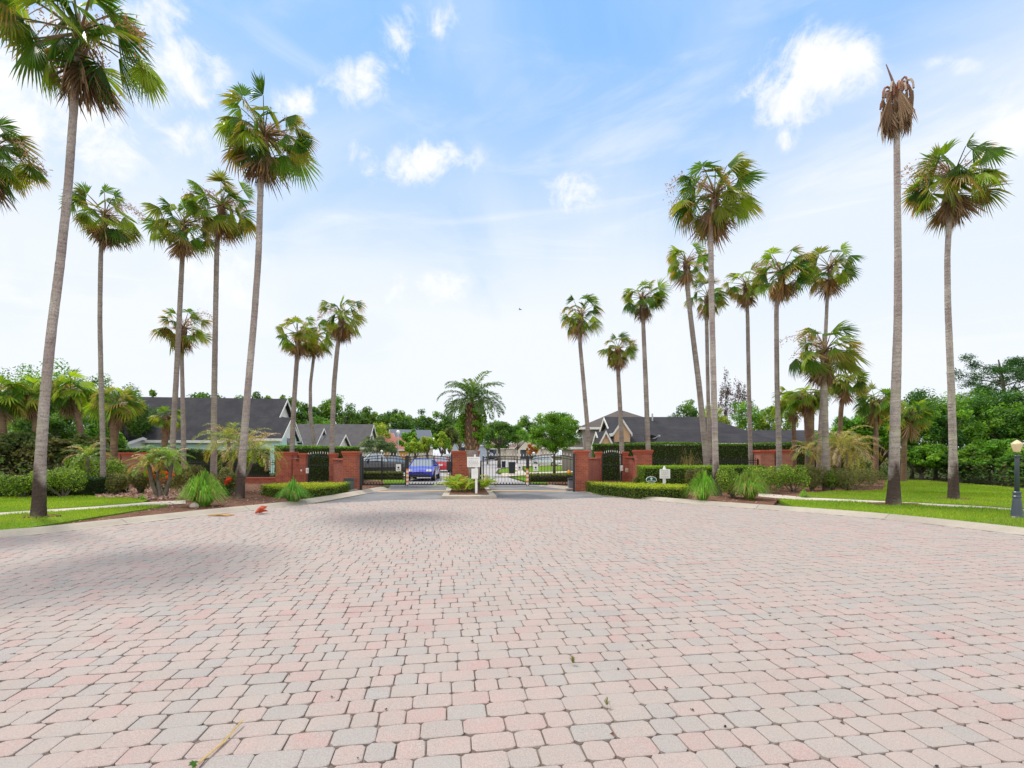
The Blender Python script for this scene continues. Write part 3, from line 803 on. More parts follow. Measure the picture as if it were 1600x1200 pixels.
FP_LIST = [
 dict(label='big leaning fan palm with a dark stained foot on the left lawn', pts=[(60, 812), (63, 720), (70, 620), (80, 520), (93, 420), (106, 300), (113, 200), (119, 120)], wid=[26, 20, 18, 17, 15.5, 14.5, 14, 13.5], crown=(126, 52), rad=138, nleaf=36, dead=6, stalks=5, N=30, seed=1, m=M_TRUNKP, flare=1.15),
 dict(label='fan palm cut off by the left picture edge, only its crown inside', pts=[(-66, 806), (-50, 600), (-35, 400), (-28, 300)], wid=[22, 18, 16, 15], crown=(-22, 238), rad=92, nleaf=34, dead=9, stalks=3, N=26, seed=2, m=M_TRUNKP),
 dict(label='straight slim fan palm right of the big leaning one, brown leaves at its neck', pts=[(161, 774), (161, 700), (158, 600), (156, 500), (157, 420), (158, 385)], wid=[11, 9.5, 8.5, 8, 8, 7.5], crown=(164, 336), rad=62, nleaf=32, dead=9, seed=3),
 dict(label='slightly bent fan palm, left one of a close pair before the dark roof', pts=[(269, 757), (270, 690), (276, 580), (281, 480), (285, 400)], wid=[11, 10, 9, 8.5, 8], crown=(287, 352), rad=64, Y=21.5, nleaf=30, dead=6, seed=4),
 dict(label='short fan palm with a loose crown, lowest of those before the dark roof', pts=[(287, 757), (287, 690), (285, 600), (284, 555)], wid=[9, 8.5, 7, 6.5], crown=(287, 512), rad=48, Y=24.5, nleaf=24, dead=6, seed=5),
 dict(label='straight fan palm behind the left fountain grass, right one of the close pair', pts=[(334, 764), (334, 700), (335, 600), (337, 480), (339, 380)], wid=[12, 10.5, 9.5, 8.5, 8], crown=(346, 322), rad=66, nleaf=32, dead=4, stalks=5, seed=6),
 dict(label='tall fan palm with an S-bent trunk and tan flower plume, in the left bed', pts=[(374, 780), (380, 700), (388, 600), (397, 500), (404, 400), (407, 295)], wid=[15, 12.5, 11, 10.5, 10, 9.5], crown=(413, 212), rad=86, nleaf=38, dead=8, stalks=6, seed=7, m=M_TRUNKP, N=28, flare=1.15),
 dict(label='fan palm behind the left brick pier, leftmost of three with touching crowns', pts=[(456, 750), (457, 680), (460, 620), (464, 560)], wid=[9, 8, 7.5, 7], crown=(466, 523), rad=44, Y=28.5, nleaf=28, dead=6, stalks=1, seed=8),
 dict(label='thin curved fan palm behind the left walk gate, middle of the three touching crowns', pts=[(497, 751), (492, 700), (485, 650), (485, 600), (490, 560)], wid=[8, 7, 6, 5, 5], crown=(493, 526), rad=38, Y=30, nleaf=24, dead=5, stalks=0, seed=9),
 dict(label='fan palm behind the left walk gate, right and tallest of the three touching crowns', pts=[(518, 752), (519, 680), (522, 600), (527, 545)], wid=[8.5, 8, 7.5, 7], crown=(534, 494), rad=48, Y=27.5, nleaf=28, dead=7, stalks=2, seed=10),
 dict(label='slender fan palm behind the right gate pier, leftmost crown on the right side', pts=[(922, 752), (919, 680), (912, 600), (906, 535)], wid=[9, 7, 6.5, 6], crown=(907, 493), rad=43, Y=27, nleaf=28, dead=4, stalks=2, seed=11, wind=.2),
 dict(label='shortest of the fan palms by the right walk gate, with a brown shaggy skirt', pts=[(973, 752), (971, 680), (968, 620), (966, 585)], wid=[8, 7.5, 7, 6.5], crown=(966, 545), rad=37, Y=27.5, nleaf=28, dead=11, stalks=2, seed=12, tipshare=.5),
 dict(label='straight fan palm rising right of the right walk gate beside the brick pier', pts=[(1015, 755), (1012, 680), (1009, 600), (1005, 505)], wid=[9, 8, 7.5, 6.5], crown=(1004, 465), rad=43, Y=25, nleaf=28, dead=4, stalks=2, seed=13),
 dict(label='fan palm leaning steeply left, behind the pale scarred one in the right bed', pts=[(1107, 757), (1101, 690), (1092, 600), (1082, 520), (1075, 460)], wid=[11, 9.5, 9, 8, 7.5], crown=(1073, 410), rad=44, Y=24, nleaf=28, dead=4, seed=14, stalks=3),
 dict(label='small crowned thin fan palm half hidden behind two taller trunks', pts=[(1111, 752), (1108, 680), (1106, 600), (1104, 500)], wid=[7, 6.5, 6, 6], crown=(1105, 464), rad=40, Y=27, nleaf=24, dead=5, stalks=1, seed=15),
 dict(label='tall fan palm with a pale scarred trunk and wind-blown crown in the right bed', pts=[(1121, 776), (1118, 720), (1115, 600), (1112, 480), (1110, 350)], wid=[13, 10, 9.5, 9, 8.5], crown=(1117, 305), rad=80, nleaf=36, dead=7, stalks=6, seed=16, m=M_TRUNKP, wind=.25, N=28, flare=1.4),
 dict(label='slim fan palm just left of the far right brick piers, its crown touching the next', pts=[(1174, 755), (1172, 680), (1170, 600), (1168, 490)], wid=[8, 7, 6.5, 6], crown=(1166, 445), rad=42, Y=26.5, nleaf=28, dead=5, stalks=2, seed=17),
 dict(label='straight fan palm before the far right brick piers, with brown leaves below its crown', pts=[(1218, 762), (1217, 690), (1214, 600), (1213, 480)], wid=[11, 9, 8, 7.5], crown=(1221, 424), rad=56, Y=22, nleaf=32, dead=9, stalks=3, seed=18),
 dict(label='fan palm whose crown shows right above the short stout palm', pts=[(1279, 765), (1281, 700), (1286, 600), (1291, 500), (1293, 455)], wid=[11, 9, 7, 6, 5.5], crown=(1297, 418), rad=54, Y=24, nleaf=28, dead=7, stalks=3, seed=19),
 dict(label='short stout fan palm with leaves blown to the right, left of the dead palm', pts=[(1292, 764), (1290, 700), (1288, 620), (1286, 575)], wid=[14, 11.5, 11, 11], crown=(1290, 548), rad=66, Y=20.6, nleaf=34, dead=6, stalks=4, seed=20, wind=.4),
 dict(label='tall fan palm on the right lawn with a full green crown, beside the lamp post', pts=[(1490, 783), (1489, 700), (1486, 600), (1481, 480), (1480, 400), (1483, 350)], wid=[20, 14, 12.5, 11, 10, 10], crown=(1488, 280), rad=86, nleaf=38, dead=10, stalks=5, seed=21, m=M_TRUNKP, N=28, flare=1.15),
]
for q in FP_LIST: fan_palm(**q)

def dead_palm():
    Y = G(1396, 792)[1]
    t = thing('dead_fan_palm', 'dead fan palm on the right lawn, bare pale trunk topped by a hanging brown skirt', 'palm tree', (GX(1396, Y), Y, .06))
    palm_trunk([(1396, 792), (1397, 740), (1399, 640), (1403, 500), (1403, 400), (1402, 300), (1401, 210), (1400, 150)], Y, [25, 19, 17.5, 14, 12.5, 11.5, 10.5, 9], M_TRUNKP, t, z_base=-.05, base_flare=1.15)
    rng = rnd(77); db, dp = B(), B()
    O = np.array(W(1401, 178, Y)); px1 = Y / FP; Rc = 58 * px1
    for i in range(30):
        az = i * 2.4 + rng.normal(0, .2)
        c = np.array([(.36, .24, .15), (.30, .19, .11), (.46, .34, .22), (.25, .15, .09)][rng.integers(4)]) * rng.uniform(.85, 1.1)
        rr = rng.uniform(8, 24) * px1; H_ = rng.uniform(36, 54) * px1; pts = []
        for k in range(9):
            f = k / 8
            r_ = rr * (1 - math.cos(math.pi * f)) / 2; z = H_ * math.sin(math.pi * f * .80)
            pts.append(O + [math.sin(az) * r_, math.cos(az) * r_, z])
        dp.tube(pts, [.035] * 9, 4, np.array([(.30, .13, .07), (.42, .33, .27)][i % 2]), cap=False)
        fan_leaf(db, dp, pts[-1], az, -1.57, .02, rng.uniform(44, 62) * px1, rng, bend=.03, fold=1.3, droop=.05, N=16, col=c, pcol=(.25, .14, .09), spread=rng.uniform(.14, .30), split=.3)
    O = np.array(W(1399, 140, Y))
    dp.tube([O, O + [-.12 * Rc, 0, .35 * Rc], O + [-.25 * Rc, 0, .68 * Rc]], [.045, .03, .012], 5, (.22, .12, .09))
    db.build('dead_leaves', M_DEAD, t); dp.build('leaf_stalk', M_PETI, t)
dead_palm()

# lower cabbage palms: rounder crowns, booted trunks
SB = [
 ('cabbage palm with an orange-green fringe behind the big leaning palm', [(57, 752), (57, 690), (56, 650)], [15, 14, 14], (48, 614), 56, 27),
 ('dense cabbage palm, largest and leftmost crown in the left thicket', [(8, 756), (5, 680)], [15, 14], (0, 622), 60, 26),
 ('cabbage palm with a smooth brown leaning trunk left of the slim fan palm', [(133, 750), (130, 700), (124, 660)], [12, 11, 11], (110, 610), 56, 28),
 ('cabbage palm with shaggy boots in front of the left end of the dark roof', [(178, 752), (178, 690), (179, 670)], [14, 12, 16], (180, 630), 52, 25),
 ('small cabbage palm in front of the dark roof, under the close pair of fan palms', [(256, 752), (256, 705), (258, 685)], [9, 8, 12], (263, 652), 34, 27),
 ('booted cabbage palm behind the brick piers at right, left of the short stout palm', [(1265, 750), (1265, 690), (1264, 650)], [16, 15, 17], (1262, 620), 44, 25),
 ('thin cabbage palm at the right end of the dark roof', [(1241, 750), (1241, 690), (1240, 655)], [8, 7, 7], (1238, 628), 42, 28),
 ('cabbage palm between the short stout palm and the dead palm, leaves like stars', [(1309, 752), (1312, 690), (1314, 640)], [8, 8, 8], (1320, 598), 44, 26),
 ('cabbage palm close to the left side of the dead palm', [(1368, 752), (1369, 690), (1368, 655)], [9, 8.5, 8], (1368, 628), 46, 26),
 ('cabbage palm at the wood edge just right of the dead palm', [(1412, 752), (1413, 690)], [10, 9], (1422, 648), 48, 27),
]
for i, (lb, pts, wid, cr, rd, Y) in enumerate(SB):
    fan_palm(lb, pts, wid, cr, rd, Y=Y, seed=40 + i, nleaf=34 if rd > 40 else 26, dead=4, stalks=0, m=M_BROWN, group='cabbage palms at the edge of the thickets', wind=.02, N=20, green=1.2, tipshare=.2, name='cabbage_palm', elmin=-.45, lpf=.52, bl=1.1, rs=.92)

# feather leaf
def feather(b, pb, O, az, el, ln, rng, curve=1.6, leaf=.3, n=30, col=(.05, .12, .02), w=.022, wind=0, pcol=(.2, .2, .06), vang=.5, rad=.012):
    m_ = 14; pts = [np.array(O, float)]
    for k in range(m_):
        e = el - curve * ((k + .5) / m_) ** 1.4
        pts.append(pts[-1] + np.array([math.cos(e) * math.sin(az) + wind * k / m_, math.cos(e) * math.cos(az), math.sin(e)]) * ln / m_)
    pts = np.array(pts); pb.tube(pts, np.linspace(rad, rad * .3, m_ + 1), 3, pcol, cap=False)
    T = norm(np.gradient(pts, axis=0)); t = np.linspace(.18, .99, n)
    idx = t * m_; i0 = np.minimum(idx.astype(int), m_ - 1); f = (idx - i0)[:, None]
    P = pts[i0] * (1 - f) + pts[i0 + 1] * f; D = norm(T[i0] * (1 - f) + T[i0 + 1] * f)
    S = np.array([math.cos(az), -math.sin(az), 0.])
    U = norm(np.cross(np.tile(S, (n, 1)), D)); U[U[:, 2] < 0] *= -1
    ll = leaf * (np.sin(np.clip(t * 1.05, 0, 1) * math.pi) ** .5 * .75 + .25)[:, None]
    for sg in (-1, 1):
        d = norm(D * .75 + S * sg * 1.0 + U * (vang + rng.normal(0, .15, (n, 1))) + rng.normal(0, .1, (n, 3)))
        tipv = P + d * ll; tipv[:, 2] -= ll[:, 0] * rng.uniform(.15, .5, n)
        mid = P + d * ll * .5
        wv = norm(np.cross(d, U)) * w
        V = np.stack([P, mid + wv, tipv, mid - wv], 1).reshape(-1, 3)
        c = np.array(col) * rng.uniform(.8, 1.25, (n, 1))
        b.add(V, np.arange(4 * n).reshape(n, 4), c)

def date_palm():
    Y = G(742, 771)[1]; base = (GX(742, Y), Y, .1)
    t = thing('date_palm', 'date palm on the centre island with feather leaves and ferns on its trunk', 'palm tree', base)
    palm_trunk([(742, 772), (741, 735), (737, 700)], Y, [17, 17, 19], M_TRUNK, t, z_base=-.05, base_flare=1.0)
    P = [W(738, 703, Y), W(736, 660, Y), W(738, 632, Y)]
    bt = B(); bt.tube(np.array([P[0], P[1], P[2]]), [.27, .27, .2], 12, (.10, .06, .035))
    rng = rnd(9)
    for i in range(150):
        f = i / 150; z = P[0][2] + (P[2][2] - P[0][2]) * f; az = i * 2.4; r = .25 - .04 * f
        x = P[0][0] + (P[2][0] - P[0][0]) * f
        o = np.array([x + math.sin(az) * r, Y + math.cos(az) * r, z])
        c = [(.25, .13, .07), (.34, .22, .12), (.14, .08, .05)][i % 3]
        bt.tube([o, o + [math.sin(az) * .07, math.cos(az) * .07, .12]], [.05, .022], 4, c)
    bt.build('booted_trunk', M_ATTR, t)
    b, pb = B(), B(); O = np.array(P[2]) + [0, 0, .1]
    for i in range(34):
        q = (i + .5) / 34; el = 1.45 - q * 1.5 + rng.normal(0, .08)
        feather(b, pb, O, i * 2.4, el, rng.uniform(1.4, 1.75), rng, curve=rng.uniform(1.3, 1.9), leaf=.34, n=30, col=np.array([(.07, .14, .035), (.11, .18, .06), (.06, .13, .02)][i % 3]), w=.026, wind=.1)
    b.build('crown', M_FAN, t); pb.build('leaf_stalk', M_PETI, t)
    fb = B(); n = 5200
    z = rng.random(n) ** .9; az = rng.random(n) * 6.28; r = .25 + rng.random(n) * (.16 + .22 * np.sin(np.clip(z, 0, 1) * 3.1))
    keep = ~((np.abs(np.sin(az * .5 + 1.3)) < .30) & (r > .2)) & ~((np.cos(az) < -.72) & (np.sin(z * 23) > -.2))
    Pp = np.c_[P[0][0] + np.sin(az) * r, Y + np.cos(az) * r, P[0][2] + .25 + z * (P[2][2] - P[0][2] - .15)][keep]
    nn = np.c_[np.sin(az), np.cos(az), az * 0 + .4][keep]
    fb.leaves(Pp, nn, .11, rng, np.array([.11, .24, .02]) * rng.uniform(.6, 1.6, (len(Pp), 1)) + rng.uniform(0, .03, (len(Pp), 1)) * [1, .4, 0], .5, .7)
    fb.build('fern', M_LEAF, t)
date_palm()

def pygmy(label, base_px, stems, seed, fl=.9, n=22, col=(.14, .26, .025), Y=None, tcol=M_WOOD, curve=1.7, group='small feather palms in the planting beds', cat='palm tree', brown=.25):
    """stems: (px, py) tops"""
    x, y = G(*base_px); y = Y or y; x = GX(base_px[0], y)
    t = thing('pygmy_date_palm', label, cat, (x, y, .04), group)
    rng = rnd(seed); b, pb, tb = B(), B(), B()
    for i, (px, py) in enumerate(stems):
        top = np.array(W(px, py, y + rng.normal(0, .25))); bs = np.array([x + (i - len(stems) / 2) * .12, y, 0])
        tb.tube([bs, bs * .5 + top * .5 + [rng.normal(0, .05), 0, 0], top], [.075, .06, .065], 8, (.1, .08, .06), jit=1 + rng.normal(0, .08, (3, 8)))
        for k in range(n):
            q = (k + .5) / n; el = 1.4 - q * 1.5
            c = np.array(col) * rng.uniform(.7, 1.3)
            if rng.random() < brown: c = np.array([(.42, .28, .14), (.42, .36, .07), (.55, .42, .27)][rng.integers(3)])
            feather(b, pb, top, k * 2.4 + i, el, fl * rng.uniform(.85, 1.1), rng, curve=rng.uniform(curve - .3, curve + .3), leaf=.20 * fl, n=30, col=c, w=.009, rad=.008)
    tb.build('trunk', tcol, t); b.build('crown', M_FAN, t); pb.build('leaf_stalk', M_PETI, t)
    return t
pygmy('small feather palm with one thin pale trunk among the left shrubs', (140, 772), [(138, 716)], 61, fl=.95, tcol=M_TRUNK)
pygmy('three-stemmed dark feather palm with orange flowers beside it, left mulch bed', (254, 778), [(233, 728), (250, 714), (268, 720)], 62, fl=.85)
pygmy('large yellowing feather palm behind the S-bent fan palm', (366, 770), [(357, 690), (380, 702), (400, 708)], 63, fl=1.45, col=(.26, .34, .03), n=24, brown=.35)
pygmy('drooping brownish feather palm right of the brick piers', (1316, 764), [(1312, 698), (1325, 706)], 64, fl=1.6, col=(.22, .24, .05), n=26, brown=.6, curve=2.0)
pygmy('half-hidden brown feather palm left of the short stout fan palm', (1262, 762), [(1262, 706)], 65, fl=1.0, brown=.7, n=18)

# ------------------------------------------------------------------ broadleaf trees and shrubs
def tree_mesh(seed, h, rx, ry, cb, nc, nl, leaf, cols, tr=.18, tilt=.7, spread=.24, lean=0, flat=.7, full=False):
    """returns trunk and crown collectors around the origin; cb = crown bottom height"""
    rng = rnd(seed); tb, cbm = B(), B()
    cz = (h + cb) / 2; rz = (h - cb) / 2
    d = norm(rng.normal(0, 1, (nc, 3))); d[:, 2] = d[:, 2] if full else np.abs(d[:, 2]) - .42 * rng.random(nc)
    rr = rng.uniform(.55, 1.0, nc)[:, None]
    Cc = d * rr * [rx, ry, rz] + [lean, 0, cz]
    Cc[:, 2] = np.maximum(Cc[:, 2], cb * .9)
    top = np.array([lean * .4, 0, cb + rz * .3])
    tb.tube([(0, 0, -.1), (lean * .1, 0, cb * .5), top], [tr * 1.25, tr, tr * .7], 9)
    for i in range(min(nc, 16)):
        p = Cc[i]; mid = (top + p) / 2 + rng.normal(0, rx * .07, 3)
        tb.tube([top - [0, 0, rz * .15 * rng.random()], mid, p], [tr * .5, tr * .28, tr * .1], 5)
    per = nl // nc
    for i in range(nc):
        cr = rng.uniform(.7, 1.3) * spread
        n = int(per * cr / spread * (1.0))
        dd = norm(rng.normal(0, 1, (n, 3))); q = rng.random((n, 1)) ** .45
        P = Cc[i] + dd * q * [rx * cr, ry * cr, max(rz * cr * flat, leaf)]
        base = np.array(cols[rng.integers(len(cols))]) * rng.uniform(.8, 1.2)
        C = base * rng.uniform(.65, 1.4, (n, 1))
        cbm.leaves(P, dd + [0, 0, .7], leaf, rng, C, .55, tilt)
    return tb, cbm
OAK = [(.06, .14, .02), (.09, .19, .024), (.07, .15, .03), (.13, .235, .03)]
BRIGHT = [(.12, .28, .022), (.09, .22, .02), (.18, .34, .03)]
YELLOW = [(.26, .36, .03), (.16, .28, .025), (.32, .38, .045)]
OLIVE = [(.12, .155, .04), (.09, .13, .035), (.17, .17, .06)]

def tree(label, px, top_py, wpx, Y, kind='oak', seed=0, group=None, cb=.28, cat='tree', name='broadleaf_tree', tint=None, clumps=46, leaves=9000, leaf=.20, tr=.2, spread=.24, base_z=None, dx=0, depth=None, full=False):
    """a tree whose crown is wpx photo pixels wide and reaches top_py, standing Y metres off"""
    z0 = terr(Y) if base_z is None else base_z
    h = CH - (top_py - HZ) / FP * Y - z0; rx = wpx / 2 * Y / FP
    t = thing(name, label, cat, (GX(px, Y), Y, z0), group)
    cols = dict(oak=OAK, bright=BRIGHT, yellow=YELLOW, olive=OLIVE)[kind]
    if tint: cols = tint
    a, b = tree_mesh(seed, h, rx, (depth or rx), h * cb, clumps, leaves, leaf, cols, tr=tr, spread=spread, full=full)
    o = ORG[t.name].copy(); ORG[t.name] = np.zeros(3)
    a.build('trunk', M_WOOD, t, smooth=True); b.build('crown', M_LEAF, t); ORG[t.name] = o
    return t
gL = 'dense trees of the left thicket'
for i, a in enumerate([
  ('dark tree filling the far left of the thicket', -70, 585, 150, 34, 'bright'), ('dark tree of the left thicket behind the leftmost cabbage palm', 20, 566, 150, 38, 'oak'),
  ('bright green tree of the left thicket behind the leaning palm', 85, 562, 140, 36, 'bright'), ('dark tree of the left thicket left of the slim fan palm', 140, 568, 130, 40, 'oak'),
  ('round tree of the left thicket beside the left end of the dark roof', 192, 600, 90, 42, 'oak'), ('low bright tree between the left thicket and the brick piers', 160, 655, 60, 31, 'bright'),
  ('olive brown bushy tree low in the left thicket', 30, 668, 120, 26, 'olive'), ('olive tangled tree behind the single thin feather palm', 118, 672, 90, 27, 'olive'), ('dark green filler tree between the leaning palm and the slim palm', 78, 628, 110, 31, 'oak'), ('olive tangled tree beyond the left edge lawn', -60, 670, 110, 24, 'olive')]):
    tree(a[0], *a[1:6 - 1], kind=a[5], seed=200 + i, group=gL, cb=.08, leaves=11000, clumps=60, leaf=.17, tr=.16)
gB = 'trees rising behind the houses'
for i, a in enumerate([
  ('oak top showing above the left end of the dark roof ridge', 245, 610, 60, 75), ('oak top showing above the middle of the dark left roof', 320, 611, 90, 78), ('oak crown above the right end of the dark left roof', 395, 607, 80, 76), ('oak behind the white gable of the left house', 445, 616, 60, 70),
  ('tall rounded oak behind the grey-roofed house, left of the slim palms', 482, 622, 62, 88), ('broad dark oak behind the grey-roofed house, highest of the row', 530, 616, 82, 92), ('dark oak between the grey roof and the pink roof', 575, 637, 60, 96), ('dark oak directly above the pink roof', 615, 632, 64, 108),
  ('dark oak behind the left street light', 655, 640, 60, 116), ('dark oak left of the date palm crown', 695, 638, 60, 118), ('mid green oak behind the date palm trunk', 728, 645, 60, 112), ('dark oak right of the date palm', 775, 652, 56, 122), ('dark oak behind the live oak at the street bend', 820, 648, 60, 126), ('dark oak behind the round street tree', 880, 642, 60, 128)]):
    tree(a[0], *a[1:], kind='oak', seed=230 + i, group=gB, cb=.15, leaves=6500, clumps=60, leaf=.48, tr=.35, spread=.22)
for i, a in enumerate([
  ('bright green tree behind the grey-roofed house chimney line', 505, 650, 60, 72, 'bright', 3500), ('bright yellow-green tree left of the pink roof', 590, 655, 44, 80, 'yellow', 3000), ('bright green tree right of the pink roof', 640, 668, 36, 62, 'bright', 3500),
  ('yellow-green weeping tree behind the blue car', 648, 682, 30, 52, 'yellow', 3000), ('bright yellow-green bushy tree left of the street bend', 668, 678, 30, 54, 'yellow', 3500), ('weeping olive green tree above the red car', 690, 672, 34, 56, 'yellow', 3500), ('olive tree left of the brick island pier', 702, 664, 34, 66, 'olive', 4000),
  ('light green tree seen left of the date palm trunk', 718, 655, 40, 74, 'bright', 3500), ('light green tree seen right of the date palm trunk', 762, 662, 48, 78, 'bright', 3500), ('light green tree at the right side of the street bend', 808, 660, 50, 84, 'bright', 3500)]):
    tree(a[0], *a[1:5], kind=a[5], seed=250 + i, group='trees along the street beyond the gates', cb=.25, leaves=a[6], clumps=40, leaf=.26, tr=.12)
tree('spreading live oak with a dark forked trunk at the street bend', 780, 656, 72, 62, kind='oak', seed=270, cb=.36, full=True, leaves=9000, clumps=46, leaf=.24, tr=.22)
tree('rounded green street tree with a mulch ring, left of the taupe house', 866, 641, 76, 38, kind='bright', seed=271, cb=.33, full=True, leaves=15000, clumps=80, leaf=.15, tr=.11, tint=[(.10, .22, .02), (.13, .27, .022), (.16, .30, .03)])
tree('round clipped dark shrub-like tree behind the left gate', 589, 677, 58, 44, kind='oak', seed=272, cb=.22, leaves=9000, clumps=60, leaf=.13, tr=.1, tint=[(.09, .15, .06), (.13, .18, .08)])
tree('orange-leaved small tree behind the white car', 831, 690, 22, 70, kind='oak', seed=273, cb=.2, leaves=1600, clumps=20, leaf=.2, tr=.06, tint=[(.40, .13, .03), (.35, .20, .04)])
tree('dark green bush tree in front of the taupe house', 945, 668, 40, 46, kind='oak', seed=274, cb=.15, leaves=5000, clumps=40, leaf=.16, tr=.1, tint=[(.05, .10, .03), (.07, .12, .04)])
tree('green tree over the ridge of the dark right roof', 1074, 622, 66, 62, kind='oak', seed=275, cb=.2, leaves=5000, clumps=40, leaf=.26, tr=.2)
for i, (px, w) in enumerate([(1134, 26), (1157, 24)]):
    tree(['purple-brown spiky tree rising behind the dark right roof, left of two', 'purple-brown spiky tree rising behind the dark right roof, right of two'][i], px, 575 + i * 4, w, 68, kind='oak', seed=276 + i, cb=.2, leaves=1500, clumps=60, leaf=.22, tr=.1, group='purple-brown trees behind the right house', tint=[(.10, .05, .045), (.13, .07, .06), (.07, .045, .035)])
for i, a in enumerate([('yellow-green tree behind the dark right roof, under the purple-brown trees', 1112, 628, 60, 58), ('bright green tree behind the dark right roof, right of the purple-brown trees', 1168, 620, 66, 56), ('bright green tree above the right end of the dark right roof', 1215, 616, 60, 54)]):
    tree(a[0], *a[1:], kind='yellow' if i != 1 else 'bright', seed=280 + i, group='bright trees behind the right house', cb=.2, leaves=5000, clumps=46, leaf=.22)
gR = 'dense trees of the right wood'
for i, a in enumerate([
  ('bright green tree behind the drooping brown feather palm', 1322, 648, 80, 32, 'bright'), ('green tree of the right wood behind the dead palm', 1372, 636, 90, 31, 'bright'), ('dark tree of the right wood right of the dead palm', 1425, 606, 110, 33, 'oak'),
  ('dark green tree of the right wood left of the full fan palm trunk', 1462, 622, 100, 30, 'oak'), ('green tree of the right wood behind the full fan palm', 1505, 606, 110, 33, 'oak'), ('dark tree of the right wood between the fan palm and the lamp', 1548, 604, 110, 31, 'oak'),
  ('dark tree of the right wood behind the lamp post', 1595, 606, 120, 29, 'oak'), ('bright leafy tree low in the right wood left of the lamp', 1552, 680, 80, 26.5, 'bright'), ('tree of the right wood beyond the right edge', 1670, 600, 130, 28, 'oak'), ('leafy low tree of the right wood beyond the lamp', 1625, 690, 90, 24, 'oak'),
  ('low bright tree of the right wood at the lawn edge by the dead palm', 1440, 690, 80, 29, 'bright'), ('dark low tree of the right wood at the lawn edge behind the full fan palm', 1500, 695, 80, 28, 'oak'), ('tree deep in the right wood beyond the picture edge', 1760, 640, 150, 26, 'oak')]):
    tree(a[0], *a[1:5], kind=a[5], seed=300 + i, group=gR, cb=.10, leaves=13000, clumps=80, leaf=.16, tr=.12, tint=None if a[5] != 'oak' else [(.04, .115, .016), (.08, .19, .02), (.14, .28, .025)])
def pine():
    Y = 36; t = thing('pine_tree', 'tall open-branched pine rising above the right wood at the edge of the picture', 'tree', (GX(1574, Y), Y, 0))
    rng = rnd(31); tb, cb = B(), B(); x0 = GX(1574, Y)
    P = np.array([(x0, Y, 0), (x0, Y, 4), W(1571, 630, Y), W(1566, 590, Y), W(1560, 562, Y)]); tb.tube(P, [.2, .17, .13, .09, .04], 8)
    for i in range(26):
        f = .45 + .55 * i / 26; z = P[-1][2] * f; az = i * 2.4; ln = (2.7 * math.sqrt(max(.05, 1 - ((f - .78) / .36) ** 2)) + .5) * rng.uniform(.6, 1.15)
        o = np.array([x0 - .35 * f ** 2, Y, z - .3]); e = o + [math.sin(az) * ln, math.cos(az) * ln, ln * rng.uniform(.05, .5)]
        m_ = (o + e) / 2 + [0, 0, -.1]; tb.tube([o, m_, e], [.05, .035, .015], 5)
        for k in range(6):
            c = o + (e - o) * (.45 + .6 * rng.random()) + rng.normal(0, .22, 3); n = 170
            d = norm(rng.normal(0, 1, (n, 3)))
            cb.leaves(c + d * rng.random((n, 1)) ** .5 * [.52, .52, .36], d, .15, rng, np.array([.035, .10, .02]) * rng.uniform(.6, 1.5, (n, 1)), .3, .8)
    tb.build('trunk', M_WOOD, t); cb.build('crown', M_LEAF, t)
pine()
# shrubs in the woods that nobody could count
def undergrowth(name, polys, n, seed, hmax, label, cols, leaf=.16):
    rng = rnd(seed); b = B()
    for p in polys:
        xy = sample_poly(p, n, rng)
        hz = hmax * (.55 + .45 * np.sin(xy[:, 0] * 1.1 + np.sin(xy[:, 1] * .9) * 2) * np.cos(xy[:, 1] * .7))
        P = np.c_[xy, hz * np.sqrt(rng.random(n))]
        C = np.array(cols)[rng.integers(len(cols), size=n)] * rng.uniform(.6, 1.4, (n, 1))
        b.leaves(P, np.tile([0, -.4, .8], (n, 1)), leaf, rng, C, .55, .7)
    o = b.build(name, M_LEAF); o['kind'] = 'stuff'; tag(o, label, 'undergrowth')
undergrowth('woodland_undergrowth', [[(-50, 19), G(-40, 772), G(40, 764), G(150, 757), G(170, 752), (-27, 34), (-60, 34)]], 26000, 51, 1.9, 'tangled dark undergrowth at the foot of the left thicket', [(.09, .13, .03), (.14, .12, .06), (.07, .15, .02)])
undergrowth('woodland_undergrowth', [[G(1330, 748), G(1420, 749.5), G(1500, 756), G(1600, 764.5), (36, 15.5), (50, 20), (50, 42), (22, 42)]], 42000, 52, 2.2, 'dark leafy undergrowth at the foot of the right wood', [(.05, .13, .018), (.07, .17, .02), (.09, .09, .035)])

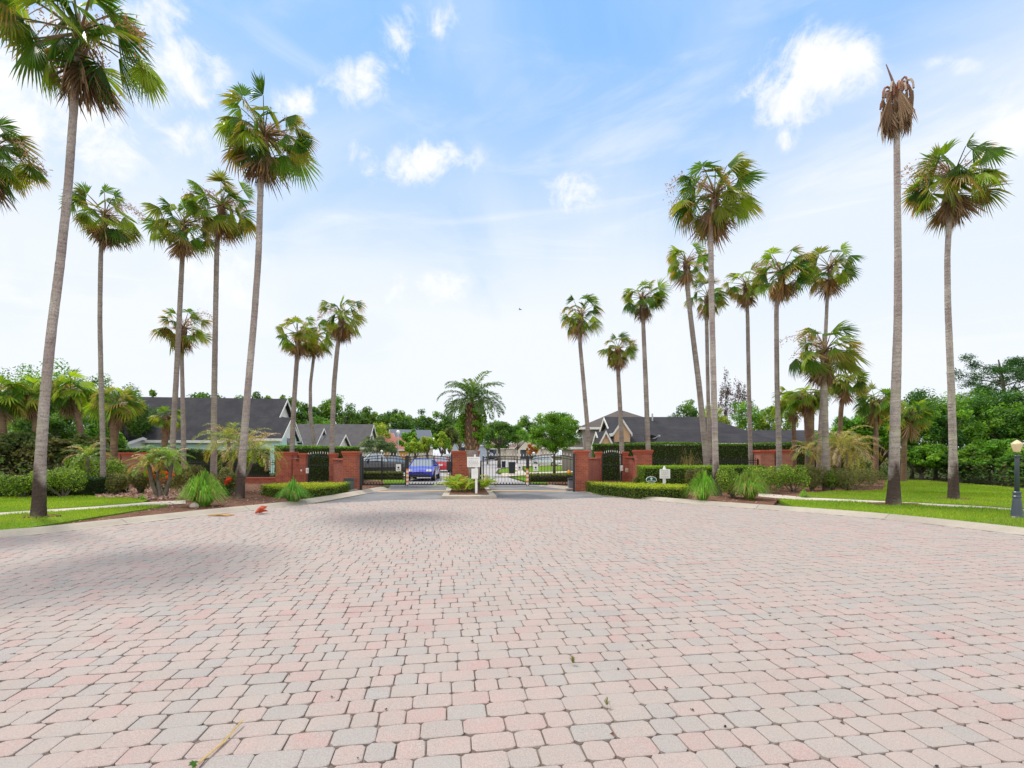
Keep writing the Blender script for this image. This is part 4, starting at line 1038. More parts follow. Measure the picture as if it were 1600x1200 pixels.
# clipped hedges: a twiggy core in a skin of leaves
M_TWIG = mat('twigs', (.045, .05, .022), .95, .05, nz=[(18, 4, (.02, .03, .01), .8)], bump=(30, 1, .05))
def hedge(label, poly, z1, seed, cols, dens=700, leaf=.06, z0=0, topcols=None, rough=.05, group=None, name='hedge', wave=0.0):
    rng = rnd(seed); p = np.array([q[:2] for q in poly], float)
    a = .5 * np.sum(p[:, 0] * np.roll(p[:, 1], -1) - np.roll(p[:, 0], -1) * p[:, 1])
    if a < 0: p = p[::-1]
    c = p.mean(0); t = thing(name, label, 'hedge', (c[0], c[1], z0), group)
    core = B(); q = c + (p - c) * (1 - .08 / max(.5, np.abs(p - c).max()) * 1.5); core.prism(q, z0, z1 - .09 - wave); core.build('twig_core', M_TWIG, t)
    b = B(); A = abs(a); n = int(A * dens); xy = sample_poly(p, n, rng)
    z = z1 + rng.normal(0, rough * .5, n) - rng.random(n) * .07 + wave * np.sin(xy[:, 0] * .8)
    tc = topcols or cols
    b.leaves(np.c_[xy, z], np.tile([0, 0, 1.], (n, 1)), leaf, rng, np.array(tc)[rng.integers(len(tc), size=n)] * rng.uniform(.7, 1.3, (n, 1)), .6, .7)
    for i in range(len(p)):
        e0, e1 = p[i], p[(i + 1) % len(p)]; L_ = np.linalg.norm(e1 - e0); nn = np.array([(e1 - e0)[1], -(e1 - e0)[0], 0]) / max(L_, 1e-6)
        n = int(L_ * (z1 - z0) * dens); 
        if n < 1: continue
        f = rng.random((n, 1)); P = np.c_[e0 + (e1 - e0) * f, z0 + (z1 - z0) * rng.random(n)] + nn * (rng.normal(0, rough, (n, 1)) - .04)
        P[:, 2] += wave * np.sin(P[:, 0] * .8) * (P[:, 2] - z0) / (z1 - z0)
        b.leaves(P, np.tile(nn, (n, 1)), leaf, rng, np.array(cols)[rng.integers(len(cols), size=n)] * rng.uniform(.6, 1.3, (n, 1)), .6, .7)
    b.build('foliage', M_LEAF, t)
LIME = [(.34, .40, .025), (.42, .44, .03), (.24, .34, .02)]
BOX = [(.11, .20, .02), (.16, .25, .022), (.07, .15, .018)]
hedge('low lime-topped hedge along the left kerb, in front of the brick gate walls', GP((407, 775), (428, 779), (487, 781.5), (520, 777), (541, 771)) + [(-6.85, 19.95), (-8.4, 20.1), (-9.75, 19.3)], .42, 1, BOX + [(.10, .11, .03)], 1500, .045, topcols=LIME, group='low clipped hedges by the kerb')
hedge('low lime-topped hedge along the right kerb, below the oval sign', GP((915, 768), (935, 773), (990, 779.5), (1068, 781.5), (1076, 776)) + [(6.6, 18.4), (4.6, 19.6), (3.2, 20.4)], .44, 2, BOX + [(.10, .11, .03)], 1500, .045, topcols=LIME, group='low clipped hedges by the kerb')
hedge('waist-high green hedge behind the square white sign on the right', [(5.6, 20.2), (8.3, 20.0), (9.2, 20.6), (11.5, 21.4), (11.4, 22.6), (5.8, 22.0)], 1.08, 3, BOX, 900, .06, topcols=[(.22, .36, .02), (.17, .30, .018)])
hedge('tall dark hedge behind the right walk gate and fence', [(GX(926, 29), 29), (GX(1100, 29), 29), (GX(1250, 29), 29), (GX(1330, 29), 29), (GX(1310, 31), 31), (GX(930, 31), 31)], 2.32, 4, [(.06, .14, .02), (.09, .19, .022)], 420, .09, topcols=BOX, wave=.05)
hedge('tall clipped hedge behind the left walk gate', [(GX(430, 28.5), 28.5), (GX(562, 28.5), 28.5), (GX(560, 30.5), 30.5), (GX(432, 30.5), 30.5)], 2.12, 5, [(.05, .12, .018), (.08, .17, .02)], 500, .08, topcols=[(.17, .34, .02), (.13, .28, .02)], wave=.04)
hedge('tall dark hedge behind the left iron fence, below the dark roof', [(GX(296, 28.5), 28.5), (GX(420, 28.5), 28.5), (GX(420, 30.5), 30.5), (GX(300, 30.5), 30.5)], 1.92, 6, [(.022, .06, .012), (.03, .075, .015)], 420, .08, wave=.08)
hedge('trimmed green hedge top above the far left brick piers', [(GX(180, 29.5), 29.5), (GX(300, 29.5), 29.5), (GX(300, 31), 31), (GX(180, 31), 31)], 1.98, 7, [(.05, .12, .018), (.07, .15, .02)], 420, .08)
hedge('dark hedge at the far left end of the lawn', [(-24, 15.6), (-15.8, 17.6), (-15.2, 18.8), (-24, 18)], .72, 8, [(.022, .06, .014), (.03, .07, .016)], 700, .07)
hedge('low brown hedge just inside the left gate', [(GX(566, 30), 30), (GX(630, 30), 30), (GX(628, 31.4), 31.4), (GX(566, 31.4), 31.4)], .5, 9, [(.09, .11, .03), (.10, .07, .03)], 600, .07, topcols=[(.13, .16, .03)])
hedge('low brown hedge just inside the right gate', [(GX(826, 27.4), 27.4), (GX(897, 27.4), 27.4), (GX(896, 29), 29), (GX(828, 29), 29)], .46, 10, [(.07, .09, .025), (.09, .06, .03)], 600, .07, topcols=[(.13, .17, .03)])

def shrub(label, px, py, wpx, hpx, seed, cols, leaf=.06, n=4200, Y=None, group='rounded shrubs in the planting beds', name='shrub'):
    x, y = G(px, py); y = Y or y; x = GX(px, y); r = wpx / 2 * y / FP; h = hpx * y / FP
    t = thing(name, label, 'shrub', (x, y, .03), group); rng = rnd(seed + 700); b = B(); tb = B()
    nl = 9; c = np.c_[rng.uniform(-.65, .65, nl) * r, rng.uniform(-.5, .5, nl) * min(r, 1.0), rng.uniform(.35, .72, nl) * h] + [x, y, 0]
    for i in range(nl):
        m_ = n // nl; d = norm(rng.normal(0, 1, (m_, 3))); d[:, 2] = np.abs(d[:, 2]) * rng.choice([1, 1, 1, -.8], m_)
        q = (.55 + .45 * rng.random((m_, 1)) ** .5)
        P = c[i] + d * q * [r * .42, min(r, 1.0) * .42, h * .36]; P[:, 2] = np.maximum(P[:, 2], .06)
        col = np.array(cols)[rng.integers(len(cols), size=m_)] * rng.uniform(.6, 1.35, (m_, 1)) * rng.uniform(.8, 1.2)
        b.leaves(P, d, leaf, rng, col, .55, .6)
        tb.tube([(x, y, 0), (c[i] + [x, y, 0]) / 2 + [0, 0, -.05], c[i]], [.03, .02, .01], 5)
    tb.build('stem', M_WOOD, t); b.build('foliage', M_LEAF, t)
SH = [(.10, .19, .025), (.18, .29, .035), (.07, .14, .02), (.34, .42, .06)]
SHR = [(.16, .18, .05), (.24, .18, .09), (.10, .15, .03)]
for i, a in enumerate([
  ('variegated bushy shrub right of the foot of the big leaning palm', 100, 779, 78, 50, SH), ('leafy yellow-tipped shrub behind the single thin feather palm', 148, 772, 92, 62, SH), ('low leafy shrub left of the foot of the big leaning palm', 38, 780, 60, 42, SH),
  ('thin twiggy shrub before the far left brick piers', 182, 776, 40, 36, SHR), ('brownish shrub between the brick piers and the three-stemmed palm', 218, 774, 40, 38, SHR), ('olive shrub before the left iron fence', 292, 772, 50, 50, SHR), ('loose shrub with a red flower left of the S-bent palm', 356, 776, 40, 44, SHR),
  ('leafy shrub right of the pale scarred palm', 1145, 779, 50, 46, SH), ('broad green shrub before the far right brick piers', 1196, 772, 66, 46, SH), ('green shrub at the foot of the straight palm by the brick piers', 1240, 770, 56, 42, SH), ('brown-tipped shrub under the drooping feather palm', 1330, 768, 80, 40, SHR), ('grey-green shrub left of the short stout palm', 1268, 768, 40, 42, SHR),
  ('olive shrub at the right foot of the short stout palm', 1302, 768, 40, 34, SH), ('small shrub left of the fountain grass in the right bed', 1088, 772, 34, 40, SHR), ('low shrub under the tall hedge right of the white sign', 1075, 764, 60, 34, SH), ('yellowish twiggy plant in front of the right brick wall', 1000, 766, 26, 22, SHR)]):
    shrub(a[0], a[1], a[2], a[3], a[4], i, a[5], n=int(3200 + a[3] * 40))

def tuft(label, px, py, hpx, wpx, seed, n=420, cols=((.18, .40, .04), (.30, .50, .08), (.12, .30, .03)), brown=.15, Y=None, group='fountain grass clumps', name='fountain_grass', wd=.009):
    x, y = G(px, py); y = Y or y; x = GX(px, y); h = hpx * y / FP; r = wpx / 2 * y / FP
    rng = rnd(seed + 900); b = B()
    for i in range(n):
        az = rng.random() * 6.283; k = rng.random(); out = r * k * 1.15; hh = h * (1.05 - .45 * k) * rng.uniform(.55, 1.12) * (1 + .18 * math.sin(az * 2 + seed))
        o = np.array([x + math.sin(az) * r * .22 * k, y + math.cos(az) * r * .22 * k, .02]); dr = np.array([math.sin(az), math.cos(az), 0])
        p1 = o + dr * out * .35 + [0, 0, hh * .75]; p2 = o + dr * out * .75 + [0, 0, hh]; p3 = o + dr * out * 1.15 + [0, 0, hh * (.85 - .5 * k)]
        s = np.array([dr[1], -dr[0], 0]) * wd; c = np.array(cols[rng.integers(len(cols))]) * rng.uniform(.8, 1.2)
        if rng.random() < brown: c = np.array([.34, .24, .10]) * rng.uniform(.7, 1.1)
        b.add([o - s, o + s, p1 + s, p1 - s, p2 + s * .7, p2 - s * .7, p3], [(0, 1, 2, 3), (3, 2, 4, 5)], c); b.more([(5, 4, 6)], b.n - 7, c)
    o = b.build(name, M_GRASS, origin=(x, y, .02)); tag(o, label, 'ornamental grass', group)
tuft('large bright fountain grass clump at the foot of the straight palm, left bed', 318, 793, 47, 58, 1, 1200)
tuft('feathery fountain grass clump in front of the left low hedge', 458, 787, 33, 44, 2, 700, cols=((.10, .30, .04), (.17, .40, .06)))
tuft('fountain grass clump left of the pale scarred palm, right bed', 1098, 785, 42, 40, 3, 900)
tuft('round fountain grass clump right of the pale scarred palm, with a brown base', 1171, 782, 41, 50, 4, 1000, brown=.3)
tuft('tall tan spiky grass in front of the dark hedge on the right', 1075, 745, 48, 66, 5, 260, cols=((.42, .36, .2), (.30, .28, .12), (.16, .18, .06)), Y=24.5, brown=.6)
tuft('pale grass tuft beside the large left clump', 306, 784, 30, 40, 6, 300, cols=((.22, .24, .10), (.13, .2, .04)))
tuft('small green tuft in the mulch before the right shrubs', 1256, 779, 12, 18, 7, 120)
tuft('small weed tuft in the left mulch bed', 222, 784, 10, 10, 8, 60)

def ferns(label, px, py, seed, n, wpx, name='fern_clump', Y=None):
    x, y = G(px, py); y = Y or y; x = GX(px, y)
    t = thing(name, label, 'fern', (x, y, .1), 'ferns on the centre island'); rng = rnd(seed); b, pb = B(), B(); r = wpx / 2 * y / FP
    for i in range(n):
        o = np.array([x + rng.normal(0, r * .38), y + rng.normal(0, .35), .1])
        feather(b, pb, o, i * 2.4, rng.uniform(.7, 1.35), rng.uniform(.6, 1.0), rng, curve=1.2, leaf=.17, n=20, col=np.array([(.20, .36, .03), (.30, .40, .04), (.40, .36, .06)][i % 3]), w=.022, rad=.005)
    b.build('fronds', M_LEAF, t); pb.build('leaf_stalk', M_PETI, t)
ferns('fern clump left of the date palm foot on the centre island', 722, 772, 3, 60, 40)
ferns('fern clump right of the date palm foot behind the white sign post', 752, 769, 4, 30, 22)
ferns('upright fern clump against the brick island pier', 712, 765, 5, 26, 14)

def flowers(label, px, py, hpx, col, seed, Y=None, n=60, sp=.16):
    x, y = G(px, py); y = Y or y; x = GX(px, y); h = hpx * y / FP
    t = thing('flowering_plant', label, 'flowering plant', (x, y, .03), 'flowering plants in the left bed'); rng = rnd(seed); a, b = B(), B()
    for i in range(7):
        e = np.array([x + rng.normal(0, sp), y + rng.normal(0, sp), h * rng.uniform(.7, 1)])
        a.tube([(x, y, 0), (x * .5 + e[0] * .5, y, h * .5), e], [.012, .01, .006], 4, (.06, .10, .03))
        a.leaves(np.array([x, y, 0]) + (e - [x, y, 0]) * rng.random((24, 1)) + rng.normal(0, .05, (24, 3)), np.zeros((24, 3)), .10, rng, (.05, .11, .02), .5, 1)
        b = B(); b.leaves(e + rng.normal(0, .035, (n, 3)), np.zeros((n, 3)), .05, rng, np.array(col) * rng.uniform(.7, 1.2, (n, 1)), .8, 1); b.build('flower_head', M_LEAF, t)
    a.build('stem', M_LEAF, t)
flowers('orange flowering plant between the stems of the three-stemmed palm', 258, 776, 38, (.75, .16, .02), 1)
flowers('red-orange flowering plant left of the three-stemmed palm', 222, 774, 36, (.65, .10, .04), 2)
flowers('single red flower cluster left of the S-bent palm', 357, 777, 30, (.70, .07, .03), 3, sp=.06)
flowers('orange flowering plant left of the fountain grass by the straight palm', 244, 775, 42, (.70, .22, .03), 4, sp=.1)

# ------------------------------------------------------------------ brick piers and walls
def pier(label, cx, cy, w, d, h, rz=0, group='brick gate piers', m=None, capm=None, cap=.05):
    t = thing('brick_pier', label, 'brick pier', (cx, cy, 0), group)
    b = B(); b.box((cx, cy, -.05), (w, d, h - .13), rz); b.build('shaft', m or M_BRICK, t)
    c = B(); c.box((cx, cy, h - .18), (w + cap, d + cap, .08), rz); c.box((cx, cy, h - .10), (w + cap * 2.2, d + cap * 2.2, .10), rz, bev=.012); c.build('cap', capm or M_BRICKC, t)
    return t
def wall(label, a, b_, h, th=.24, z0=-.05, group='brick gate walls', name='brick_wall', capo=.04):
    a, b_ = np.array(a, float), np.array(b_, float); c = (a + b_) / 2; L_ = np.linalg.norm(b_ - a); rz = math.atan2(*(b_ - a)[::-1])
    t = thing(name, label, 'brick wall', (c[0], c[1], 0), group)
    w = B(); w.box((c[0], c[1], z0), (L_, th, h - z0 - .07), rz); w.build('wall', M_BRICK, t)
    k = B(); k.box((c[0], c[1], h - .07), (L_ + .02, th + capo * 2, .07), rz, bev=.012); k.build('coping', M_BRICKC, t)
    return t
Yp = 20.5
# left group
pier('big front brick pier at the left side of the left driveway gate', GX(550, 21), 21.0, .60, .60, 1.74)
pier('slim brick pier right of the left walk gate', GX(521, 24.6), 24.6, .30, .34, 1.68)
wall('lower brick wall with a lamp between the slim and big piers, left of the left driveway gate', (GX(524, 24.3), 24.3), (GX(545, 21.3), 21.3), 1.40)
pier('slim brick pier left of the left walk gate', GX(475, 25.4), 25.4, .34, .34, 1.68)
wall('low brick wall with a lamp and button between big and slim piers, left of the left walk gate', (GX(456, 25.9), 25.9), (GX(473, 25.5), 25.5), 1.42)
pier('big brick pier where the left iron fence ends', GX(448, 26), 26.0, .86, .7, 1.76)
# right group
pier('big front brick pier at the right side of the right driveway gate', GX(908, 20.9), 20.9, .56, .56, 1.78)
wall('lower brick wall with a lamp and pipe right of the right driveway gate pier', (GX(915, 21.1), 21.1), (GX(934, 25.0), 25.0), 1.44)
pier('slim brick pier left of the right walk gate', GX(935, 25.3), 25.3, .27, .34, 1.76)
pier('slim brick pier right of the right walk gate', GX(976, 25.3), 25.3, .28, .34, 1.76)
wall('brick wall with a call panel right of the right walk gate', (GX(980, 25.2), 25.2), (GX(996, 24.4), 24.4), 1.50)
pier('big brick pier right of the call panel wall', GX(1004, 24.2), 24.2, .78, .7, 1.84)
pier('brick island pier behind the date palm, between the two driveway gates', GX(728, 22.6), 22.6, 1.22, .60, 1.78)
for lb, x, w in (('left one of the two joined brick piers at the far left', 183, 26), ('right one of the two joined brick piers at the far left', 216, 36)):
    pier(lb, GX(x, 26.2), 26.2, w * 26.2 / FP, .7, 1.72, group='far left brick piers', m=M_BRICKD, cap=.035)
wall('recessed brick wall between the two far left piers', (GX(195, 26.5), 26.5), (GX(200, 26.5), 26.5), 1.58)
pier('left one of the two far right brick piers', GX(1194, 25), 25, .72, .7, 1.84, group='far right brick piers', m=M_BRICKD)
pier('right one of the two far right brick piers, half behind a palm trunk', GX(1221, 25), 25, .78, .7, 1.86, group='far right brick piers', m=M_BRICKD)

def picket_run(b, tips, a, c, z0, z1, n, arch=0.0, r=.009, tip=.10):
    a, c = np.array(a), np.array(c)
    for i in range(n + 1):
        f = i / n; p = a + (c - a) * f; zt = z1 + arch * math.sin(f * math.pi)
        b.tube([(p[0], p[1], z0), (p[0], p[1], zt)], r, 4, cap=False)
        tips.lathe((p[0], p[1], zt), [(.004, 0), (.022, .02), (.012, tip * .7), (.001, tip)], 4)
def rail(b, a, c, z, h=.035, t=.03, arch=0, n=10):
    a, c = np.array(a), np.array(c)
    for i in range(n if arch else 1):
        k = n if arch else 1
        f0, f1 = i / k, (i + 1) / k; p, q = a + (c - a) * f0, a + (c - a) * f1
        z0, z1 = z + arch * math.sin(f0 * math.pi), z + arch * math.sin(f1 * math.pi)
        d = norm((q - p)[None])[0]; nn = np.array([-d[1], d[0]]) * t / 2
        V = [(p[0] - nn[0], p[1] - nn[1], z0), (q[0] - nn[0], q[1] - nn[1], z1), (q[0] + nn[0], q[1] + nn[1], z1), (p[0] + nn[0], p[1] + nn[1], z0)]
        V += [(x, y, zz + h) for x, y, zz in V]
        b.add(V, [(3, 2, 1, 0), (4, 5, 6, 7), (0, 1, 5, 4), (1, 2, 6, 5), (2, 3, 7, 6), (3, 0, 4, 7)])
def iron(name, label, cat, a, c, z0, z1, n, arch=0, mids=(.35,), posts=True, group=None, balls=True, tip=.10, topgap=.12, mesh_h=0):
    m_ = (np.array(a) + np.array(c)) / 2
    t = thing(name, label, cat, (m_[0], m_[1], 0), group)
    p, tp, f = B(), B(), B()
    picket_run(p, tp, a, c, z0, z1, n, arch, tip=tip)
    rail(f, a, c, z0, .05); rail(f, a, c, z1 - .06, .035, arch=arch)
    rail(f, a, c, z1 - .06 - topgap, .03, arch=arch)
    for q in mids: rail(f, a, c, z0 + (z1 - z0) * q, .04)
    if posts:
        for x, y in (a, c): f.box((x, y, z0 - .03), (.06, .06, z1 - z0 + .06))
    f.build('frame', M_IRON, t); p.build('pickets', M_IRON, t); tp.build('finials', M_WHITE if tip > .11 else M_IRON, t)
    if balls:
        bb = B(); A_, C_ = np.array(a), np.array(c)
        for i in range(n):
            q = A_ + (C_ - A_) * (i + .5) / n
            bb.lathe((q[0], q[1], z0 + .05), [(.018, 0), (.03, .03), (.012, .09), (.001, .12)], 4)
        bb.build('lower_finials', M_IRON, t)
    return t
Yg = 23.9
def leaf_gate(label, x0, x1, arch, thickpost, n=14):
    t = iron('driveway_gate', label, 'gate', (GX(x0, Yg), Yg), (GX(x1, Yg), Yg), .07, 1.50, n, arch=arch, mids=(.27,), group='black driveway gate leaves', tip=.13)
    if thickpost is not None:
        b = B(); b.box((GX(thickpost, Yg), Yg - .04, .9), (.13, .07, .66)); b.build('lock_post', M_IRON, t)
        st = B(); X = GX(thickpost, Yg)
        for k in range(8):
            st.box((X, Yg - .05, .10 + k * .10), (.12, .03, .098), col=(.75, .22, .05) if k % 2 else (.8, .75, .68))
        st.build('reflector_strip', M_ATTR, t)
    return t
def plate(t, x, z, w=.26, h=.34, dot=True):
    b = B(); b.box((x, Yg - .05, z), (w, .012, h), bev=.004); o = b.build('notice_plate', M_WHITE, t)
    if dot:
        d = B(); d.lathe((0, 0, 0), [(.001, 0), (.05, 0), (.05, .006), (.001, .006)], 10)
        v = d.V[0].copy(); d.V[0] = np.c_[v[:, 0] + x, Yg - .058 - v[:, 2], v[:, 1] + z + h * .5]
        d.box((x, Yg - .060, z + .06), (w * .6, .003, .015)); d.build('printed_mark', M_IRON, o)
g1 = leaf_gate('outer leaf of the left driveway gate beside the big left pier', 567, 634, .09, None); plate(g1, GX(623, Yg), .78)
g2 = leaf_gate('inner leaf of the left driveway gate beside the island, in front of the blue car', 637, 703, .09, 637)
g3 = leaf_gate('inner leaf of the right driveway gate beside the island', 755, 823, .05, 824); plate(g3, GX(812, Yg), .78)
g4 = leaf_gate('outer leaf of the right driveway gate beside the big right pier', 826, 896, .14, None); plate(g4, GX(837, Yg), .78)
iron('walk_gate', 'black iron walk gate between slim brick piers on the left', 'gate', (GX(482, 25.2), 25.2), (GX(516, 24.9), 24.9), .08, 1.60, 9, arch=.06, mids=(.62,), group='black iron walk gates', tip=.13)
iron('walk_gate', 'black iron walk gate between slim brick piers on the right', 'gate', (GX(941, 25.2), 25.2), (GX(971, 25.2), 25.2), .08, 1.64, 9, arch=.10, mids=(.62,), group='black iron walk gates', tip=.13)
for lb, px, Y, h in (('black square gate post against the big left pier', 564, 20.1, 1.66), ('black square gate post against the big right pier', 898, 20.5, 1.64), ('black square gate post left of the brick island pier', 706, 23.4, 1.66), ('black square gate post right of the brick island pier', 751, 23.4, 1.3)):
    b = B(); X = GX(px, Y) + (0.04 if px > 800 else 0); X = X - (.07 if px == 898 else 0)
    b.box((X, Y, -.02), (.09, .09, h)); b.box((X, Y, h - .02), (.12, .12, .03), taper=.6); tag(b.build('gate_post', M_IRON, origin=(X, Y, 0)), lb, 'gate post', 'black square gate posts')
b = B(); b.box((GX(702, 23.3), 23.3, .82), (.24, .16, .46), bev=.02); tag(b.build('gate_operator', M_IRON, origin=(GX(702, 23.3), 23.3, .82)), 'black operator box on the gate post left of the brick island pier', 'gate motor')
# fences on low brick walls
def fence(label, x0, x1, Y, z0, z1, n, wall_label=None):
    iron('iron_fence', label, 'fence', (GX(x0, Y), Y), (GX(x1, Y), Y), z0, z1, n, mids=(), group='black iron fences', posts=True)
    if wall_label: wall(wall_label, (GX(x0, Y), Y), (GX(x1, Y), Y), z0 - .01, th=.26, group='low brick plinth walls')
fence('black iron fence between the far left brick piers and the big pier', 232, 436, 26.1, .36, 1.22, 62, 'low brick wall under the left iron fence')
fence('black iron fence behind the waist-high hedge on the right', 1016, 1184, 24.9, .36, 1.34, 46, 'low brick wall under the right iron fence')

def wall_light(label, px, py, Y, pipe=None):
    x, y, z = W(px, py, Y)
    t = thing('wall_light', label, 'wall light', (x, y, z), 'black wall lights on the brick')
    b = B(); b.box((x, y - .06, z - .03), (.10, .10, .07), bev=.015); b.box((x, y - .14, z - .02), (.20, .14, .045), taper=.7); b.build('lamp_head', M_IRON, t)
    if pipe:
        pb = B(); P = [W(a, c, Y - .03) for a, c in pipe]; pb.tube(P, .018, 6); pb.build('conduit', M_METAL, t)
wall_light('wall light left of the left walk gate', 463, 718, 25.5)
wall_light('wall light with a white pipe on the wall by the big left pier', 532, 720.5, 22.6, [(533, 720.5), (538, 722), (539.5, 727), (539.5, 752)])
wall_light('wall light with a bent white pipe on the wall by the big right pier', 923, 718, 22.6, [(923, 718), (919, 719), (917.5, 724), (917.5, 748)])
wall_light('wall light above the call panel right of the right walk gate', 988, 717, 24.5)
x, y, z = W(979, 735, 24.6)
t = thing('call_panel', 'call panel with a round dial on the brick wall by the right walk gate', 'intercom', (x, y, z))
b = B(); b.box((x, y - .05, z - .1), (.16, .05, .22), bev=.01); b.build('panel', M_CONC, t)
b = B(); b.box((x, y - .08, z + .01), (.06, .02, .05), bev=.01); b.build('dial', M_YEL, t)
for lb, px, py, Y in (('white lock box on the left walk gate jamb', 481, 736, 25.0), ('white lock box on the right walk gate jamb', 971, 732, 25.0)):
    x, y, z = W(px, py, Y); t = thing('lock_box', lb, 'lock box', (x, y, z), 'white lock boxes on the walk gates')
    b = B(); b.box((x, y - .06, z - .12), (.13, .07, .28), bev=.01); b.build('box', M_WHITE, t); b = B(); b.box((x + .02, y - .105, z), (.03, .02, .08)); b.build('handle', M_METAL, t)
x, y, z = W(472, 735, 25.15)
b = B(); b.box((x, y - .1, z - .05), (.07, .04, .1), bev=.01); tag(b.build('push_button', M_WHITE, origin=(x, y, z)), 'small pale push button plate on the slim pier left of the left walk gate', 'push button')

# gate motor cabinets
def cabinet(label, px, py, w, h, body):
    X, Y = G(px, py); t = thing('gate_motor_cabinet', label, 'gate motor', (X, Y, 0), 'gate motor cabinets')
    b = B(); b.box((X, Y, .02), (w + .2, .7, .09), bev=.02); b.build('plinth', M_CONC, t)
    b = B(); b.box((X, Y, .11), (w, .42, h - .09), bev=.03); b.build('cabinet', body, t)
    b = B(); b.box((X, Y, h + .02), (w + .04, .46, .08), taper=.85); b.build('lid', M_IRON, t)
cabinet('grey green gate motor cabinet at the foot of the big left pier', 545.5, 768.8, .30, .50, mat('grey_green_cabinet', (.10, .13, .11), .5))
cabinet('small grey gate motor cabinet left of the big right pier', 892, 765.5, .24, .44, mat('grey_cabinet', (.16, .18, .21), .5))
# fire hydrant
Y = 30.2; X = GX(889, Y)
t = thing('fire_hydrant', 'yellow-orange fire hydrant seen through the right driveway gate', 'fire hydrant', (X, Y, 0))
my = mat('hydrant_paint', (.80, .33, .02), .45, nz=[(8, 3, (.70, .22, .02), .6)])
b = B(); b.lathe((X, Y, 0), [(.16, 0), (.16, .05), (.11, .07), (.11, .40), (.15, .42), (.15, .47), (.13, .51), (.08, .60), (.03, .63), (.03, .67), (.001, .67)], 12); b.build('barrel', my, t, smooth=False)
for s in (-1, 1):
    b = B(); b.tube([(X, Y, .34), (X + s * .20, Y, .34)], .05, 8); b.build('side_outlet', my, t)
b = B(); b.tube([(X, Y, .30), (X, Y - .2, .30)], .07, 8); b.build('front_outlet', my, t)

# ------------------------------------------------------------------ signs
def lines(b, x, y, z0, w, rows, seed):
    rng = rnd(seed)
    for r, (zz, hh, cover) in enumerate(rows):
        xx = -w / 2 + .04
        while xx < w / 2 - .05:
            ln = rng.uniform(.03, .09)
            ln = min(ln, w / 2 - .04 - xx)
            if ln > .012: b.box((x + xx + ln / 2, y, z0 + zz), (ln, .002, hh))
            xx += ln + .018
M_INK = mat('grey_lettering', (.16, .16, .19), .7)
Y = 17.9; X = GX(743, Y)
t = thing('white_post_sign', 'white post on the centre island with a wide notice board above a small one', 'sign', (X, Y, .12))
b = B(); b.box((X + .03, Y, .1), (.085, .085, 1.42 - .1), 0); b.build('post', M_WHITE, t)
b = B(); b.box((X - .02, Y, 1.50), (.07, .07, .10), taper=.75); b.build('post_cap', M_WHITE, t)
bx = GX(740.3, Y)
b = B(); b.box((bx, Y - .065, 1.12), (.49, .028, .385), bev=.006); o = b.build('upper_board', M_WHITE, t)
b = B(); lines(b, bx, Y - .0805, 1.12, .47, [(.31, .012, 1), (.235, .008, 1), (.18, .02, 1), (.13, .012, 1), (.075, .012, 1)], 1); b.build('faint_lettering', M_INK, o)
bx = GX(742, Y)
b = B(); b.box((bx, Y - .065, .68), (.25, .028, .38), bev=.006); o = b.build('lower_board', M_WHITE, t)
b = B(); lines(b, bx, Y - .0805, .68, .24, [(.29, .012, 1), (.24, .010, 1), (.19, .010, 1), (.14, .010, 1)], 2); b.build('faint_lettering', mat('faint_lettering_paint', (.55, .55, .56), .7), o)
Y = 19.3; X = GX(1038, Y)
t = thing('white_post_sign', 'square white notice board on a pointed white post in the right hedge', 'sign', (X, Y, 0))
b = B(); b.box((X, Y, 0), (.10, .10, 1.02)); b.box((X, Y, 1.02), (.10, .10, .12), taper=.25); b.build('post', M_WHITE, t)
b = B(); b.box((X, Y - .075, .62), (.42, .03, .38), bev=.006); o = b.build('notice_board', M_WHITE, t)
b = B(); lines(b, X, Y - .0915, .62, .38, [(.31, .016, 1), (.255, .012, 1), (.21, .010, 1), (.15, .012, 1), (.09, .010, 1), (.05, .010, 1)], 3); b.build('lettering', M_INK, o)
Y = 19.0; X = GX(1017.5, Y); z = CH - (749.5 - HZ) / FP * Y
t = thing('oval_sign', 'small dark green oval sign with a white emblem in the low right hedge', 'sign', (X, Y, 0))
def disc(b, x, y, z, rx, rz, th, n=32, col=(1, 1, 1)):
    a = np.linspace(0, 2 * math.pi, n, endpoint=False); b.poly3(np.c_[x + rx * np.cos(a), np.full(n, y), z + rz * np.sin(a)], th, (0, -1, 0), col)
b = B(); b.tube([(X, Y + .02, 0), (X, Y + .02, z)], .012, 6); b.build('stake', M_IRON, t)
b = B(); disc(b, X, Y, z, .215, .135, .02); b.build('white_rim', M_WHITE, t)
b = B(); disc(b, X, Y - .02, z, .195, .115, .005); o = b.build('green_panel', mat('sign_green', (.012, .075, .07), .5), t)
b = B(); disc(b, X, Y - .0255, z + .045, .045, .042, .004, 14); b.poly3([(X - .012, Y - .0255, z - .025), (X + .012, Y - .0255, z - .025), (X + .02, Y - .0255, z + .02), (X - .02, Y - .0255, z + .02)], .004, (0, -1, 0))
for k in range(9): b.box((X - .13 + k * .0325, Y - .028, z - .065 + .004 * math.cos((k - 4) * .7)), (.024, .004, .026))
b.build('emblem', M_WHITE, o)

